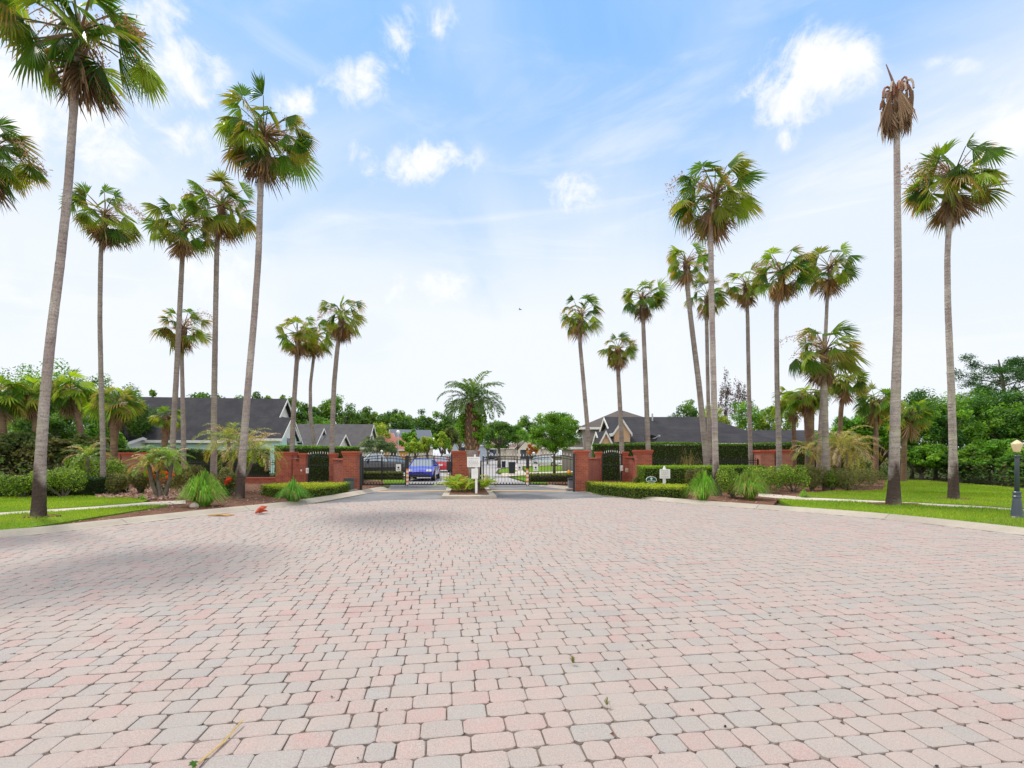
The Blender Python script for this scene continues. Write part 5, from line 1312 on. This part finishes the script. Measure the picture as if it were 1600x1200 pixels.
# ------------------------------------------------------------------ lamps
X, Y = G(1589, 812.5)
t = thing('lamp_post', 'short blue-grey lamp post with a cream acorn globe at the right edge', 'lamp post', (X, Y, .05))
b = B(); b.lathe((X, Y, .03), [(r_ * .72, z_) for r_, z_ in [(.19, 0), (.19, .04), (.165, .06), (.155, .10), (.115, .44), (.105, .50), (.12, .51), (.12, .54), (.10, .56), (.10, .60), (.115, .61), (.115, .64), (.09, .66)]], 12); b.build('fluted_base', M_STEEL, t)
b = B(); b.lathe((X, Y, .66), [(r_ * .72, z_) for r_, z_ in [(.066, 0), (.058, .80), (.058, .86), (.075, .87), (.075, .90)]], 16); b.build('pole', M_STEEL, t, smooth=True)
zt = CH - (687 - HZ) / FP * Y; zb = CH - (705 - HZ) / FP * Y
b = B(); H_ = zt - zb; b.lathe((X, Y, zb), [(r_ * .72, z_) for r_, z_ in [(.075, -.02), (.09, 0), (.145, H_ * .55), (.15, H_ * .66), (.145, H_ * .68), (.06, H_ * .88), (.035, H_ * .93), (.001, H_)]], 10); b.build('globe', M_CREAM, t)
def street_light(label, px, top, Y, kind=0):
    X = GX(px, Y); zt = CH - (top - HZ) / FP * Y; z0 = terr(Y)
    t = thing('street_light', label, 'street light', (X, Y, z0), 'grey street lights beyond the gates')
    b = B(); b.tube([(X, Y, z0), (X, Y, z0 + .5), (X, Y, zt - .4)], [.11, .07, .055], 8); b.build('pole', M_METAL, t)
    b = B(); b.lathe((X, Y, zt - .42), [(.07, 0), (.16, .15), (.19, .28), (.12, .36), (.03, .42)], 8); b.build('globe', M_WHITE, t)
street_light('grey street light pole with a white lantern behind the left driveway gate', 622, 672, 44)
street_light('grey street light pole seen through the right driveway gate', 834, 706, 60)
for lb, py in (('upper one of two small white globes behind the left gate', 705.5), ('lower one of two small white globes behind the left gate', 712.5)):
    x, y, z = W(596.5, py, 28.5)
    t = thing('globe_light', lb, 'globe light', (x, y, z), 'white globe lights behind the left gate')
    a = np.linspace(0, math.pi, 8); b = B(); b.lathe((x, y, z - .08), [(max(.001, .085 * math.sin(q)), .085 - .085 * math.cos(q)) for q in a], 12); b.build('globe', M_WHITE, t, smooth=True)
    b = B(); b.tube([(x, y + (0 if py > 710 else .12), 0), (x, y + (0 if py > 710 else .12), z - .06)], .022, 6); b.build('post', M_IRON, t)

# ------------------------------------------------------------------ houses
def house(label, loc, rz, blocks, wallm, roofm, group='houses beyond the gates', name='house', wins=(), extra=None, vents=()):
    """blocks: dict x0,x1,y0,y1,ze,zr,axis,hip(l,r); local frame at loc"""
    z0 = terr(loc[1]); t = thing(name, label, 'house', (loc[0], loc[1], z0), group)
    M = Matrix.Translation((loc[0], loc[1], z0)) @ Matrix.Rotation(rz, 4, 'Z')
    for k in blocks:
        x0, x1, y0, y1, ze, zr = k['b']; ax = k.get('axis', 'x'); hl, hr = k.get('hip', (0, 0)); oh = k.get('oh', .4)
        wm = k.get('wall', wallm); gw = B(M)
        w = B(M); w.box(((x0 + x1) / 2, (y0 + y1) / 2, -.3), (x1 - x0, y1 - y0, ze + .3))
        if ax == 'x':
            ym = (y0 + y1) / 2
            for xx, hp, s in ((x0, hl, -1), (x1, hr, 1)):
                if not hp: gw.poly3([(xx, y0, ze), (xx, y1, ze), (xx, ym, zr - .1)], .02, (-s, 0, 0))
        else:
            xm = (x0 + x1) / 2
            for yy, hp, s in ((y0, hl, -1), (y1, hr, 1)):
                if not hp: gw.poly3([(x0, yy, ze), (x1, yy, ze), (xm, yy, zr - .1)], .02, (0, -s, 0))
        w.build('wall', wm, t)
        if gw.V: gw.build('gable', k.get('gw', wm), t)
        # roof: eaves hang lower than the wall head by the pitch
        r = B(M); f = B(M)
        if ax == 'x': half = (y1 - y0) / 2
        else: half = (x1 - x0) / 2
        sl = (zr - ze) / half; zE = ze - oh * sl
        if ax == 'x':
            e = [(x0 - oh, y0 - oh), (x1 + oh, y0 - oh), (x1 + oh, y1 + oh), (x0 - oh, y1 + oh)]
            ra = (x0 - oh + (half + oh) * hl, (y0 + y1) / 2); rb = (x1 + oh - (half + oh) * hr, (y0 + y1) / 2)
        else:
            e = [(x1 + oh, y0 - oh), (x1 + oh, y1 + oh), (x0 - oh, y1 + oh), (x0 - oh, y0 - oh)]
            ra = ((x0 + x1) / 2, y0 - oh + (half + oh) * hl); rb = ((x0 + x1) / 2, y1 + oh - (half + oh) * hr)
        E = [(*q, zE) for q in e]; RA, RB = (*ra, zr), (*rb, zr)
        th = .14
        V = E + [RA, RB]; V = V + [(a, b_, c - th) for a, b_, c in V]
        F4 = [(0, 1, 5, 4), (2, 3, 4, 5)]; F3 = [(1, 2, 5), (3, 0, 4)]
        r.add([(a, b_, c + .02) for a, b_, c in V[:6]] + V[6:], [(0, 1, 5, 4), (2, 3, 4, 5)])
        if hl: r.more([(3, 0, 4)], 0)
        if hr: r.more([(1, 2, 5)], 0)
        r.more([(6, 10, 11, 7), (8, 11, 10, 9)], 0)
        r.build('roof', roofm, t)
        # white fascia and barge boards
        def board(p, q, h=.24, tk=.07):
            p, q = np.array(p, float), np.array(q, float); d = q - p; nn = norm(np.cross(d, [0, 0, 1])[None])[0] * tk
            P = [p, q, q - [0, 0, h], p - [0, 0, h]]; f.poly3([a + nn * .5 for a in P], 1.0, -nn)
        board(E[0], E[1]); board(E[2], E[3])
        if hl: board(E[3], E[0])
        else: board(E[0], RA); board(RA, E[3])
        if hr: board(E[1], E[2])
        else: board(E[1], RB); board(RB, E[2])
        f.build('fascia', M_WHITE, t)
    for wd in wins:
        cx, cy, cz, w_, h_, face = wd[:6]
        g = B(M); fr = B(M); dx, dy = dict(f=(0, -1), r=(1, 0), l=(-1, 0))[face]
        sx, sy = (w_, .06) if face == 'f' else (.06, w_)
        px_, py_ = cx + dx * .02, cy + dy * .02
        fx, fy = (w_ + .2, .05) if face == 'f' else (.05, w_ + .2)
        fr.box((px_, py_, cz - .1), (fx, fy, h_ + .2)); o = fr.build('window', M_WHITE, t)
        g.box((px_ + dx * .03, py_ + dy * .03, cz), (sx, sy, h_)); g.build('pane', M_GLASS, o)
    for vx, vy, vz in vents:
        v = B(M); v.tube([(vx, vy, vz - .3), (vx, vy, vz + .35)], .07, 8); v.build('roof_vent', M_METAL, t)
    if extra: extra(t, M)
    return t
def hl_extra(t, M):
    b = B(M); sl = math.atan2(4.1, 6.0)
    c = np.array([-11.3, 3.0, 3.35 + 4.3 * .5 + .32]); u = np.array([1, 0, 0]); v = np.array([0, math.cos(sl), math.sin(sl)]); n_ = np.array([0, -math.sin(sl), math.cos(sl)])
    b.poly3([c - u * .55 - v * .45, c + u * .55 - v * .45, c + u * .55 + v * .45, c - u * .55 + v * .45], .1, n_); b.build('skylight', M_WHITE, t)
# left teal house (local x along the ridge, right end at x = 0)
house('pale teal house with a big dark roof, a skylight and white gables', (GX(415, 44), 44), math.radians(7),
      [dict(b=(-15.5, 0, 0, 9.0, 3.35, 7.35), hip=(.35, 0), oh=.45, gw=M_WHITE), dict(b=(-1.6, 1.6, -1.0, 3.6, 3.35, 5.2), oh=.3, gw=M_WHITE)],
      M_TEAL, M_ROOF, wins=[(1.6, 1.3, 1.3, 1.1, 1.9, 'r'), (0.0, 4.5, 4.3, .9, 1.2, 'r')], extra=hl_extra)
house('grey-roofed house with two white gables, behind the left walk gate', (GX(545, 62), 62), math.radians(3),
      [dict(b=(-12, 1.6, 2, 8.5, 3.0, 6.0), gw=M_WHITE), dict(b=(-13, -3.4, -3.5, 2.5, 2.7, 5.1), gw=M_WHITE), dict(b=(-2.4, -.6, -3.4, 2.2, 2.6, 4.3), gw=M_WHITE)], M_BEIGE, mat('grey_shingles', (.085, .08, .085), .9, nz=[(1.5, 6, (.13, .12, .12), .7), (20, 3, (.05, .05, .055), .6)]), wins=[(1.6, 5.2, 3.2, 1.2, 1.2, 'r')])
house('house with a faded pink tiled roof and orange walls, behind the left driveway gate', (GX(618, 84), 84), math.radians(25),
      [dict(b=(-8, 0, 0, 8, 3.0, 5.5)), dict(b=(-3, 1.5, -3, 2, 2.7, 4.6))], mat('orange_stucco', (.62, .33, .10), .8), M_ROOFP, wins=[(-1, -3, 1.2, 1.2, 1.2, 'f')])
house('small house with a blue-grey roof between the trees above the blue car', (GX(660, 88), 88), math.radians(25), [dict(b=(-5, 2, 0, 7, 3.2, 6.2))], M_BEIGE, mat('blue_grey_shingles', (.13, .15, .19), .9), wins=[])
house('pale blue-grey house just left of the date palm trunk', (GX(722, 92), 92), math.radians(-15), [dict(b=(-2.4, 2.4, 0, 8, 3.6, 5.6), axis='y')], mat('pale_blue_siding', (.42, .48, .55), .8), mat('slate_roof', (.16, .18, .2), .9), wins=[(0, 0, 1.4, 1.4, 1.4, 'f')])
house('beige house with a tan roof at the end of the street', (GX(812, 104), 104), math.radians(-4), [dict(b=(-3.0, 7, 0, 8, 2.9, 5.0), hip=(1, 0)), dict(b=(-.6, 4.6, -3.5, 2, 2.9, 5.2), axis='y'), dict(b=(-9, -3, 1, 8, 2.8, 4.8), hip=(1, 1))], M_BEIGE, mat('brown_tile_roof', (.20, .13, .11), .9), wins=[(2, -3.5, .2, 3.4, 2.0, 'f'), (-6, 1, 1, 1.6, 1.3, 'f')])
# two storey taupe house, right of the street
house('two-storey taupe house with a brown hipped roof, right of the street', (GX(912, 48), 48), math.radians(-6),
      [dict(b=(0, 8.2, 0, 8.0, 4.65, 6.5), hip=(1, 1), oh=.5), dict(b=(-2.2, .2, 1.0, 4.0, 2.6, 3.4), hip=(1, 0), oh=.3)], M_GREY, M_ROOFB, wins=[(0, 2.2, 3.0, .9, 1.4, 'l')], vents=[(4.1, 3.4, 6.3)])
house('peach house with a long dark roof and two small peach gables, behind the right hedge', (GX(944, 36), 36), 0,
      [dict(b=(1.4, 13.8, 1.2, 9.2, 2.75, 4.90), hip=(0, 1), oh=.4), dict(b=(.75, 1.95, -.1, 5.0, 3.45, 4.35), axis='y', oh=.12, hip=(0, 1)), dict(b=(-.2, 4.4, -.5, 3.6, 2.35, 3.45), oh=.15, hip=(0, 1)), dict(b=(-.60, .35, -1.2, 1.4, 2.5, 3.40), axis='y', oh=.12, hip=(0, 1))], M_PEACH, M_ROOF, wins=[], vents=[(8.6, 2.3, 3.7), (5, 4.5, 4.8)])
house('low dark-roofed house wing at the right end of the right hedge', (GX(1222, 42), 42), math.radians(-4), [dict(b=(-1, 9, 0, 8, 2.6, 4.0), hip=(0, 1))], M_PEACH, M_ROOF)
# white shed-like garage left
house('small white garage wall between the left palms and the teal house', (GX(150, 40), 40), 0, [dict(b=(0, 2.0, 0, 4, 2.6, 3.2))], M_WHITE, M_ROOF, name='garage')
# satellite dish
x, y, z = W(1024, 686, 33); t = thing('satellite_dish', 'dark satellite dish poking above the right hedge before the dark roof', 'satellite dish', (x, y, z - .3))
b = B(); a = np.linspace(0, 1, 5); b.lathe((0, 0, 0), [(.001, 0)] + [(.45 * q, .12 * q * q) for q in a[1:]] + [(.44, .13), (.001, .02)], 16, sy=.75); v = b.V[0].copy(); b.V[0] = np.c_[x - .35 + v[:, 0], y - v[:, 2], z + .02 + v[:, 1] * .8]; b.build('dish', M_IRON, t)
b = B(); b.tube([(x - .35, y, z - .9), (x - .35, y, z), (x - .1, y - .3, z + .05), (x + .1, y - .5, z + .2)], .03, 6); b.box((x + .1, y - .5, z + .15), (.12, .15, .12)); b.build('arm', M_METAL, t)

# ------------------------------------------------------------------ cars (front towards -Y, origin on the ground)
def car(name, label, loc, rz, L=4.5, Wd=1.8, H=1.45, paint=(.02, .03, .3), hood=.78, boot=.95, cab=(.22, .88, .38, .72), kind='car', rear_light=False, pick=False):
    base = (loc[0], loc[1], terr(loc[1]) - .01)
    t = thing(name, label, kind, base)
    M = Matrix.Translation(base) @ Matrix.Rotation(rz, 4, 'Z')
    pm = mat(name + '_paint', paint, .25, .5, coat=.6)
    h = Wd / 2; yf, yr = -L / 2, L / 2
    c0, c1, r0, r1 = [yf + L * q for q in cab]
    def top(y):
        f = (y - yf) / L
        pts = [(0, .55), (.03, hood - .12), (.12, hood - .03), (cab[0], hood + .10), (cab[1], boot), (.97, boot - .05), (1, .6)]
        return np.interp(f, [p[0] for p in pts], [p[1] for p in pts])
    ysn = np.unique(np.concatenate([np.linspace(yf, yr, 30), [c0, c1]])); b = B(M); sec = []
    for y in ysn:
        f = (y - yf) / L; nar = 1 - .10 * (abs(2 * f - 1) ** 4); w_ = h * nar; zt_ = top(y); lo = .24 if .04 < f < .96 else .32
        sec.append([(-w_ * .90, lo), (-w_ * .98, .36), (-w_, .62), (-w_ * .96, min(zt_ - .02, .9)), (-w_ * .80, zt_), (0, zt_ + .03), (w_ * .80, zt_), (w_ * .96, min(zt_ - .02, .9)), (w_, .62), (w_ * .98, .36), (w_ * .90, lo)])
    m_ = len(sec[0]); V = np.array([[(x, y, z) for x, z in s] for y, s in zip(ysn, sec)]).reshape(-1, 3); F = []
    for i in range(len(ysn) - 1):
        for j in range(m_ - 1): F.append((i * m_ + j, i * m_ + j + 1, (i + 1) * m_ + j + 1, (i + 1) * m_ + j))
        F.append((i * m_ + m_ - 1, i * m_, (i + 1) * m_, (i + 1) * m_ + m_ - 1))
    b.add(V, F); b.more([list(range(m_))[::-1]], 0); b.more([[(len(ysn) - 1) * m_ + q for q in range(m_)]], 0)
    b.build('body', pm, t, smooth=False)
    # cabin: glass band and roof
    g = B(M); zb0, zb1 = top(c0) - .01, top(c1) - .01; zr = H
    lo = [(-h * .82, c0, zb0), (h * .82, c0, zb0), (h * .86, (c0 + c1) / 2, (zb0 + zb1) / 2 + .03), (h * .82, c1, zb1), (-h * .82, c1, zb1), (-h * .86, (c0 + c1) / 2, (zb0 + zb1) / 2 + .03)]
    hi = [(-h * .64, r0, zr - .05), (h * .64, r0, zr - .05), (h * .68, (r0 + r1) / 2, zr - .02), (h * .64, r1, zr - .06), (-h * .64, r1, zr - .06), (-h * .68, (r0 + r1) / 2, zr - .02)]
    g.add(lo + hi, [(i, (i + 1) % 6, 6 + (i + 1) % 6, 6 + i) for i in range(6)]); g.build('windows', M_CARGL, t)
    r = B(M); inner = [(a * .86, (bb - (r0 + r1) / 2) * .8 + (r0 + r1) / 2, c + .045) for a, bb, c in hi]
    r.add([(a * 1.02, bb, c) for a, bb, c in hi] + inner, [(i, (i + 1) % 6, 6 + (i + 1) % 6, 6 + i) for i in range(6)]); r.more([list(range(6, 12))], 0)
    for a, c in ((lo[0], hi[0]), (lo[1], hi[1]), (lo[2], hi[2]), (lo[3], hi[3]), (lo[4], hi[4]), (lo[5], hi[5])):
        r.tube([np.array(a) * [1.005, 1, 1], np.array(c) * [1.005, 1, 1]], .032, 4)
    r.build('roof', pm, t)
    for sy in (yf + L * .18, yr - L * .18):
        for sx in (-1, 1):
            w = B(M); x_ = sx * (h - .11); n = 16
            w.tube([(x_ - .11, sy, .33), (x_ + .11, sy, .33)], .33, n); o = w.build('wheel', M_RUBBER, t)
            q = B(M); q.tube([(x_ + sx * .09, sy, .33), (x_ + sx * .125, sy, .33)], .21, 10); q.build('rim', M_METAL, o)
    for sx in (-1, 1):
        l = B(M); l.box((sx * h * .68, yf + .05, .58), (.36, .12, .13), bev=.03); l.build('headlight', mat_light, t)
        l = B(M); l.box((sx * h * .76, yr - .06, .72), (.28, .12, .16), bev=.03); l.build('tail_light', mat_tail, t)
        l = B(M); l.box((sx * (h * .86 + .12), c0 + .25, zb0 + .02), (.2, .12, .13), bev=.03); l.build('wing_mirror', pm, t)
    k = B(M); k.box((0, yf + .02, .28), (h * 1.5, .10, .14), bev=.02); k.box((0, yf + .03, .50), (h * .8, .08, .06)); k.build('grille', M_IRON, t)
    k = B(M); k.box((0, yr - .01, .62), (.34, .04, .16)); k.build('number_plate', M_WHITE, t)
    return t
mat_light = mat('headlight_glass', (.8, .8, .78), .1, .6); mat_tail = mat('tail_light_glass', (.45, .02, .02), .2, .6)
car('blue_sedan', 'blue sedan facing out behind the left driveway gate', (GX(662, 31.0), 31.0), math.radians(3), paint=(.02, .03, .42), Wd=1.80, H=1.34, hood=.78)
car('red_car', 'red hatchback with a bright rear window, driving away behind the blue sedan', (GX(690, 46), 46), math.radians(180 + 6), L=4.2, Wd=1.75, H=1.50, paint=(.50, .012, .03), boot=1.0, cab=(.20, .97, .38, .86))
car('dark_pickup', 'dark pickup truck parked on the drive behind the left driveway gate', (GX(583, 38), 39), math.radians(-62), L=4.9, Wd=1.85, H=1.75, paint=(.012, .014, .018), hood=1.05, boot=1.08, cab=(.28, .66, .38, .60), kind='truck')
car('grey_car', 'silver grey car nose-in beside the dark pickup', (GX(607, 43.5), 43.5), math.radians(-40), L=4.3, Wd=1.75, H=1.45, paint=(.30, .30, .34))
car('white_car', 'white hatchback parked side-on beyond the right driveway gate', (GX(852, 70), 70), math.radians(76), L=4.1, Wd=1.75, H=1.50, paint=(.72, .73, .75), boot=1.0, cab=(.20, .96, .36, .84))
car('white_van', 'white car whose roof shows left of the brick island pier', (GX(704, 60), 60), math.radians(-70), L=4.6, Wd=1.85, H=1.78, paint=(.75, .75, .75), hood=1.0, boot=1.1, cab=(.2, .95, .36, .85))
car('dark_suv', 'dark blue car whose sloping front shows right of the brick island pier', (GX(765, 100), 100), math.radians(80), L=4.7, Wd=1.85, H=1.72, paint=(.02, .025, .05), hood=.98, boot=1.1, cab=(.28, .95, .42, .85))
# wheelie bins
def bin_(label, px, py, w, h, Y=None):
    X, Yy = G(px, py); Yy = Y or Yy; X = GX(px, Yy)
    t = thing('wheeled_bin', label, 'rubbish bin', (X, Yy, .02), 'dark wheeled bins at the kerb')
    b = B(); b.box((X, Yy, .05), (w * .8, w * .8, h * .86), taper=1.2); b.build('bin_body', M_BIN, t)
    b = B(); b.box((X, Yy, h * .91), (w * 1.02, w * 1.08, .07), taper=.85); b.build('lid', M_BIN, t)
    for s in (-1, 1):
        b = B(); b.tube([(X + s * w * .32, Yy + w * .4, .12), (X + s * w * .42, Yy + w * .4, .12)], .11, 10); b.build('wheel', M_RUBBER, t)
bin_('smaller dark bin behind, left of the pair on the grass by the street', 787, 731, .55, .85)
bin_('bigger dark bin in front, right of the pair on the grass by the street', 800, 740.5, .62, 1.05)

# ------------------------------------------------------------------ small things lying about
rng = rnd(12)
def debris(name, label, px, py, pieces, colr, size, seed, cat='debris'):
    x, y = G(px, py); r = rnd(seed); b = B()
    for i in range(pieces):
        o = np.array([x, y, .03]) + [r.normal(0, size * .3), r.normal(0, size * .15), abs(r.normal(0, size * .12))]
        a = r.uniform(-.6, .6); d = np.array([math.cos(a), math.sin(a), r.uniform(-.1, .5)]) * size * r.uniform(.5, 1)
        b.tube([o, o + d * .5 + [0, 0, size * .12], o + d], [size * .09, size * .13, size * .03], 5, np.array(colr) * r.uniform(.6, 1.3))
    tag(b.build(name, M_ATTR, origin=(x, y, 0)), label, cat)
debris('fallen_palm_boot', 'reddish fallen palm boot lying on the kerb edge of the court', 401, 803, 7, (.42, .07, .03), .30, 1)

x, y = G(344, 806); r = rnd(2); b = B()
for i in range(22):
    o = np.array([x - .28 + r.random() * .1, y + r.normal(0, .05), .012 + r.random() * .018]); b.tube([o, o + [.25, r.normal(0, .02), .01], o + [.5 + r.normal(0, .05), r.normal(0, .04), 0]], [.012, .018, .006], 4, np.array([.42, .26, .12]) * r.uniform(.6, 1.2))
tag(b.build('fallen_frond_piece', M_ATTR, origin=(x, y, 0)), 'flat brown fallen frond piece lying against the left kerb', 'debris')
b = B(); b.lathe((G(304, 795)[0], G(304, 795)[1], .02), [(.10, 0), (.13, .05), (.10, .12), (.03, .16)], 7); tag(b.build('pale_stone', M_CONCW, origin=(*G(304, 795), .02)), 'pale stone in the mulch at the foot of the large grass clump', 'stone')
b = B(); p0 = np.array([*G(312, 1198), .02]); p1 = np.array([*G(380, 1133), .03])
for i in range(5):
    o = rng.normal(0, .006, 3) * [1, 1, .3]; m1 = p0 + (p1 - p0) * .5 + rng.normal(0, .008, 3) * [1, 1, .3]; m1[2] = .012
    b.tube([p0 + o, m1, p1 + o], [.003, .0035, .0012], 5, np.array([.50, .36, .16]) * rng.uniform(.7, 1.2))
tag(b.build('dry_palm_strand', M_ATTR, origin=tuple(p0)), 'dry straw-coloured palm strand lying on the pavers at the bottom edge', 'palm strand')
x, y = G(301, 1198); b = B(); 
for i in range(5): b.leaves(np.array([[x + i * .006, y - .005 * i, .02]]), np.array([[0, -1, .6]]), .045, rng, (.06, .16, .02), .45, .3)
tag(b.build('green_leaf', M_LEAF, origin=(x, y, 0)), 'small green leaf at the lower end of the dry strand', 'leaf')
for lb, px, py in (('small green weed tuft in a paver joint, upper of two', 895, 1039), ('small mossy weed tuft in a paver joint, lower of two', 948, 1106)):
    tuft(lb, px, py, 10, 12, px, 46, cols=((.13, .20, .03), (.20, .19, .05)), name='weed', group='weeds in the paver joints', wd=.0016)
def bits():
    r = rnd(8); b = B()
    sp = [(966, 1046), (1041, 1075), (1080, 1110), (1133, 1136), (1316, 1130), (1465, 1198), (738, 1002), (742, 943), (519, 1090), (602, 1109), (958, 1148), (1474, 990), (1079, 971), (1260, 835), (346, 908), (1015, 900), (1188, 948), (1598, 905)] + [(r.uniform(60, 1590), r.uniform(860, 1190)) for _ in range(24)]
    for i, (px, py) in enumerate(sp):
        x, y = G(px, py); s = r.uniform(.004, .009) if i > 17 else r.uniform(.008, .014)
        c = [(.03, .022, .018), (.16, .07, .04), (.07, .06, .05)][i % 3]
        b.leaves(np.array([x, y, .006]) + r.normal(0, s * .5, (5, 3)) * [1, 1, .15], np.tile([0, 0, 1.], (5, 1)), s * 1.9, r, c, .6, .5)
    o = b.build('court_litter', M_ATTR); o['kind'] = 'stuff'; tag(o, 'dark crumbs and scraps of dead leaf scattered over the pavers', 'litter')
bits()
# bird
x, y, z = W(813, 484, 60); t = thing('flying_bird', 'tiny dark bird gliding in the open sky above the centre', 'bird', (x, y, z))
b = B(); b.tube([(x - .22, y, z), (x - .05, y, z + .03), (x + .12, y, z + .02), (x + .2, y, z)], [.01, .05, .045, .01], 8); b.build('body', M_RUBBER, t, smooth=True)
b = B(); b.poly3([(x + .05, y, z + .03), (x - .07, y, z + .03), (x - .18, y - .3, z + .12), (x - .12, y - .42, z + .10)], .01, (0, 0, 1)); b.poly3([(x + .05, y, z + .03), (x - .18, y + .4, z + .06), (x - .07, y, z + .03)], .01, (0, 0, 1)); b.build('wing', M_RUBBER, t)

def soil(px, py, w, d, seed):
    x, y = G(px, py); r = rnd(seed); a = np.linspace(0, 2 * math.pi, 26, endpoint=False); q = 1 + r.normal(0, .12, 26)
    b = B(); b.prism(np.c_[x + np.cos(a) * w * q, y + np.sin(a) * d * q], .03, .085); struct(b.build('bare_soil', M_MULCH))
soil(1396, 791, .75, .38, 1); soil(1490, 782, .5, .3, 2); soil(60, 811, .45, .28, 3)
